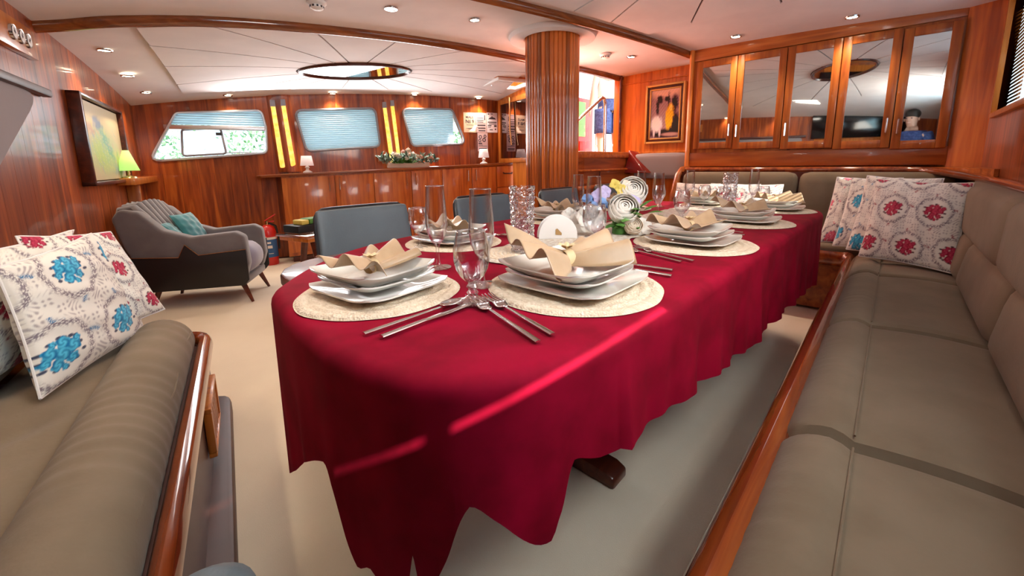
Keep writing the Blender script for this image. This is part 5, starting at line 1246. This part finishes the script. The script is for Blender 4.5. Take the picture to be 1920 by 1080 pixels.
for k in range(22):
    a = rg.uniform(0, 2*PI); b = B(); c = bp(rg.uniform(-.03, .06), rg.uniform(-.04, .05), rg.uniform(.02, .10)); leaf(b, c, (math.cos(a)-.3, math.sin(a)-.3, rg.uniform(-.25, .3)), rg.uniform(.06, .09), .038); b.make('leaf', 'green', bq)
for k in range(5):
    b = B(); c = bp(.09+.02*k, .05, .10-.01*k); leaf(b, c, (.7, -.6, .5-.25*k), .07, .028); b.make('leaf', 'green', bq)
b = B(); b.tube([(0, 0, .004), (0, 0, .09)], .03, 10); b.make('foam_base', 'green', bq)
# cutlery
cut('fork', (.573, .650), (.494, .398), 'nearest fork, tines touching the foot of the nearest goblet'); cut('fork', (.600, .627), (.533, .398), 'fork lying against the edge of the front placemat')
cut('spoon', (.545, .648), (.324, .648), 'long-handled spoon on the cloth beside the near-end placemat'); cut('knife', (.563, .622), (.337, .612), 'knife lying nearest the camera end beside the near-end placemat')
cut('fork', (1.265, .655), (1.185, .425), 'left fork between the front and the second sofa-side settings'); cut('fork', (1.292, .62), (1.218, .402), 'right fork between the front and the second sofa-side settings')
cut('knife', (1.052, .64), (1.077, .408), 'knife right of the front place setting'); cut('knife', (1.018, .62), (1.020, .388), 'spoon-side knife partly under the front plates')
cut('fork', (1.90, .63), (1.83, .42), 'fork left of the third sofa-side setting'); cut('knife', (1.79, .62), (1.77, .40), 'knife right of the second sofa-side setting')
cut('fork', (1.20, 1.10), (1.18, 1.32), 'fork on the cloth right of the first window-side setting'); cut('knife', (1.95, 1.12), (1.95, 1.34), 'knife beside the second window-side setting')
cut('knife', (2.47, .60), (2.45, .40), 'knife right of the third sofa-side setting')

# ------------------------------------------------------------ more cushions (sofa corner and far end)
pillow('cushion', (3.27, .17, .495), (3.12, -.16, .485), (3.47, .12, .945), BLUE, 'white and pale blue cushion directly behind the large crimson-flower cushion', seed=5, ox=.2, oy=.3, n=80, s=2.0)
pillow('cushion', (3.42, .25, .485), (3.34, -.1, .485), (3.60, .20, .925), BLUE, 'blue-cornered cushion in the middle of the corner pile', seed=6, ox=.5, oy=.1, n=80, s=2.2)
pillow('cushion', (3.54, .34, .485), (3.5, .0, .485), (3.72, .29, .925), PINK, 'pink and white cushion at the back left of the corner pile', seed=7, ox=.1, oy=.4, n=80, s=2.0)
for i, (y0, p_, lab) in enumerate(((1.42, PINK, 'pink cushion at the far left end of the sofa'), (1.13, RED, 'cream and pink cushion behind the far champagne glasses'), (.98, PINK, 'cream-edged cushion right of the far champagne glasses'))):
    pillow('cushion', (3.66-.04*i, y0, .485), (3.64, y0-.37, .485), (3.80, y0+.02, .86), p_, lab, seed=8+i, ox=.3*i, n=60)

# ------------------------------------------------------------ photographer standing behind the viewpoint (seen in the cabinet mirrors)
pg = empty('photographer', (-.30, -.14, 0), R(25), 'person in a dark blue patterned shirt holding a phone, reflected in the cabinet mirrors', 'person')
V = [(0, 0, .92, (.14, .11)), (0, 0, 1.12, (.13, .10)), (0, 0, 1.36, (.18, .11)), (.01, 0, 1.45, .055), (.03, 0, 1.52, .048), (.05, 0, 1.60, (.078, .088)), (.05, 0, 1.68, (.07, .08)),
     (0, .10, .84, .088), (0, .11, .47, .060), (-.01, .12, .28, .052), (-.03, .12, .08, .036), (.07, .13, .035, .034), (0, -.10, .84, .088), (0, -.11, .47, .060), (-.01, -.12, .28, .052), (-.03, -.12, .08, .036), (.07, -.13, .035, .034),
     (.01, .20, 1.36, .055), (.03, .24, 1.12, .042), (.19, .12, 1.08, .028), (.01, -.20, 1.36, .055), (.03, -.24, 1.12, .042), (.19, -.12, 1.08, .028)]
E_ = [(0, 1), (1, 2), (2, 3), (3, 4), (4, 5), (5, 6), (0, 7), (7, 8), (8, 9), (9, 10), (10, 11), (0, 12), (12, 13), (13, 14), (14, 15), (15, 16), (2, 17), (17, 18), (18, 19), (2, 20), (20, 21), (21, 22)]
skinfig('body', V, E_, 'skin', pg)
b = B(); b.grid(28, 12, lambda u, v: ((.135+.01*v)*math.cos(2*PI*u), (.165+.05*v-.10*max(0, v-.8)*3)*math.sin(2*PI*u), .88+.56*v), closeu=True); b.make('shirt', 'navy', pg, solid=.006)
for s in (1, -1):
    b = B(); b.tube([(.0, s*.17, 1.40), (.02, s*.225, 1.27), (.03, s*.245, 1.13)], [.07, .064, .058], 12, caps=False); b.make('sleeve', 'navy', pg)
    b = B(); b.tube([(0, s*.09, .92), (0, s*.11, .5), (-.02, s*.12, .1)], [.115, .082, .06], 14, caps=False); b.make('trouser_leg', 'pipe', pg)
    b = B(); b.sph((.21, s*.10, 1.075), .034, 8, (1, .8, 1)); b.make('palm', 'skin', pg)
    for k in range(4): b = B(); z_ = 1.05+.018*k; b.tube([(.215, s*.105, z_), (.25, s*.09, z_+.004), (.262, s*.062, z_+.006)], [.0095, .0085, .0065], 6); b.make('finger', 'skin', pg)
    b = B(); b.tube([(.20, s*.09, 1.06), (.215, s*.065, 1.045), (.225, s*.045, 1.05)], [.011, .0095, .0075], 6); b.make('thumb', 'skin', pg)
b = B(); b.sph((.03, 0, 1.685), .092, 10, (1.05, .95, .85)); b.make('hair', 'hair', pg)
for s in (1, -1):
    b = B(); b.sph((.125, s*.032, 1.625), .009, 6); b.make('eye', 'ink', pg)
    b = B(); b.sph((.05, s*.086, 1.61), .018, 6, (.8, .4, 1.3)); b.make('ear', 'skin', pg)
b = B(); b.tube([(.125, 0, 1.63), (.148, 0, 1.60), (.135, 0, 1.588)], [.008, .012, .009], 6); b.make('nose', 'skin', pg)
b = B(); b.tube([(.118, -.025, 1.565), (.130, 0, 1.562), (.118, .025, 1.565)], [.004, .006, .004], 6); b.make('mouth', 'pink', pg)
ph = empty('phone', (-.045, -.02, 1.035), R(25), 'dark phone held by the reflected photographer', 'phone')
b = B(); b.box(-.004, .004, -.075, .075, -.036, .036); b.make('case', 'screen', ph, bev=.003)
b = B(); b.box(-.0055, -.004, -.068, .068, -.031, .031); b.make('display', 'bluelabel', ph)
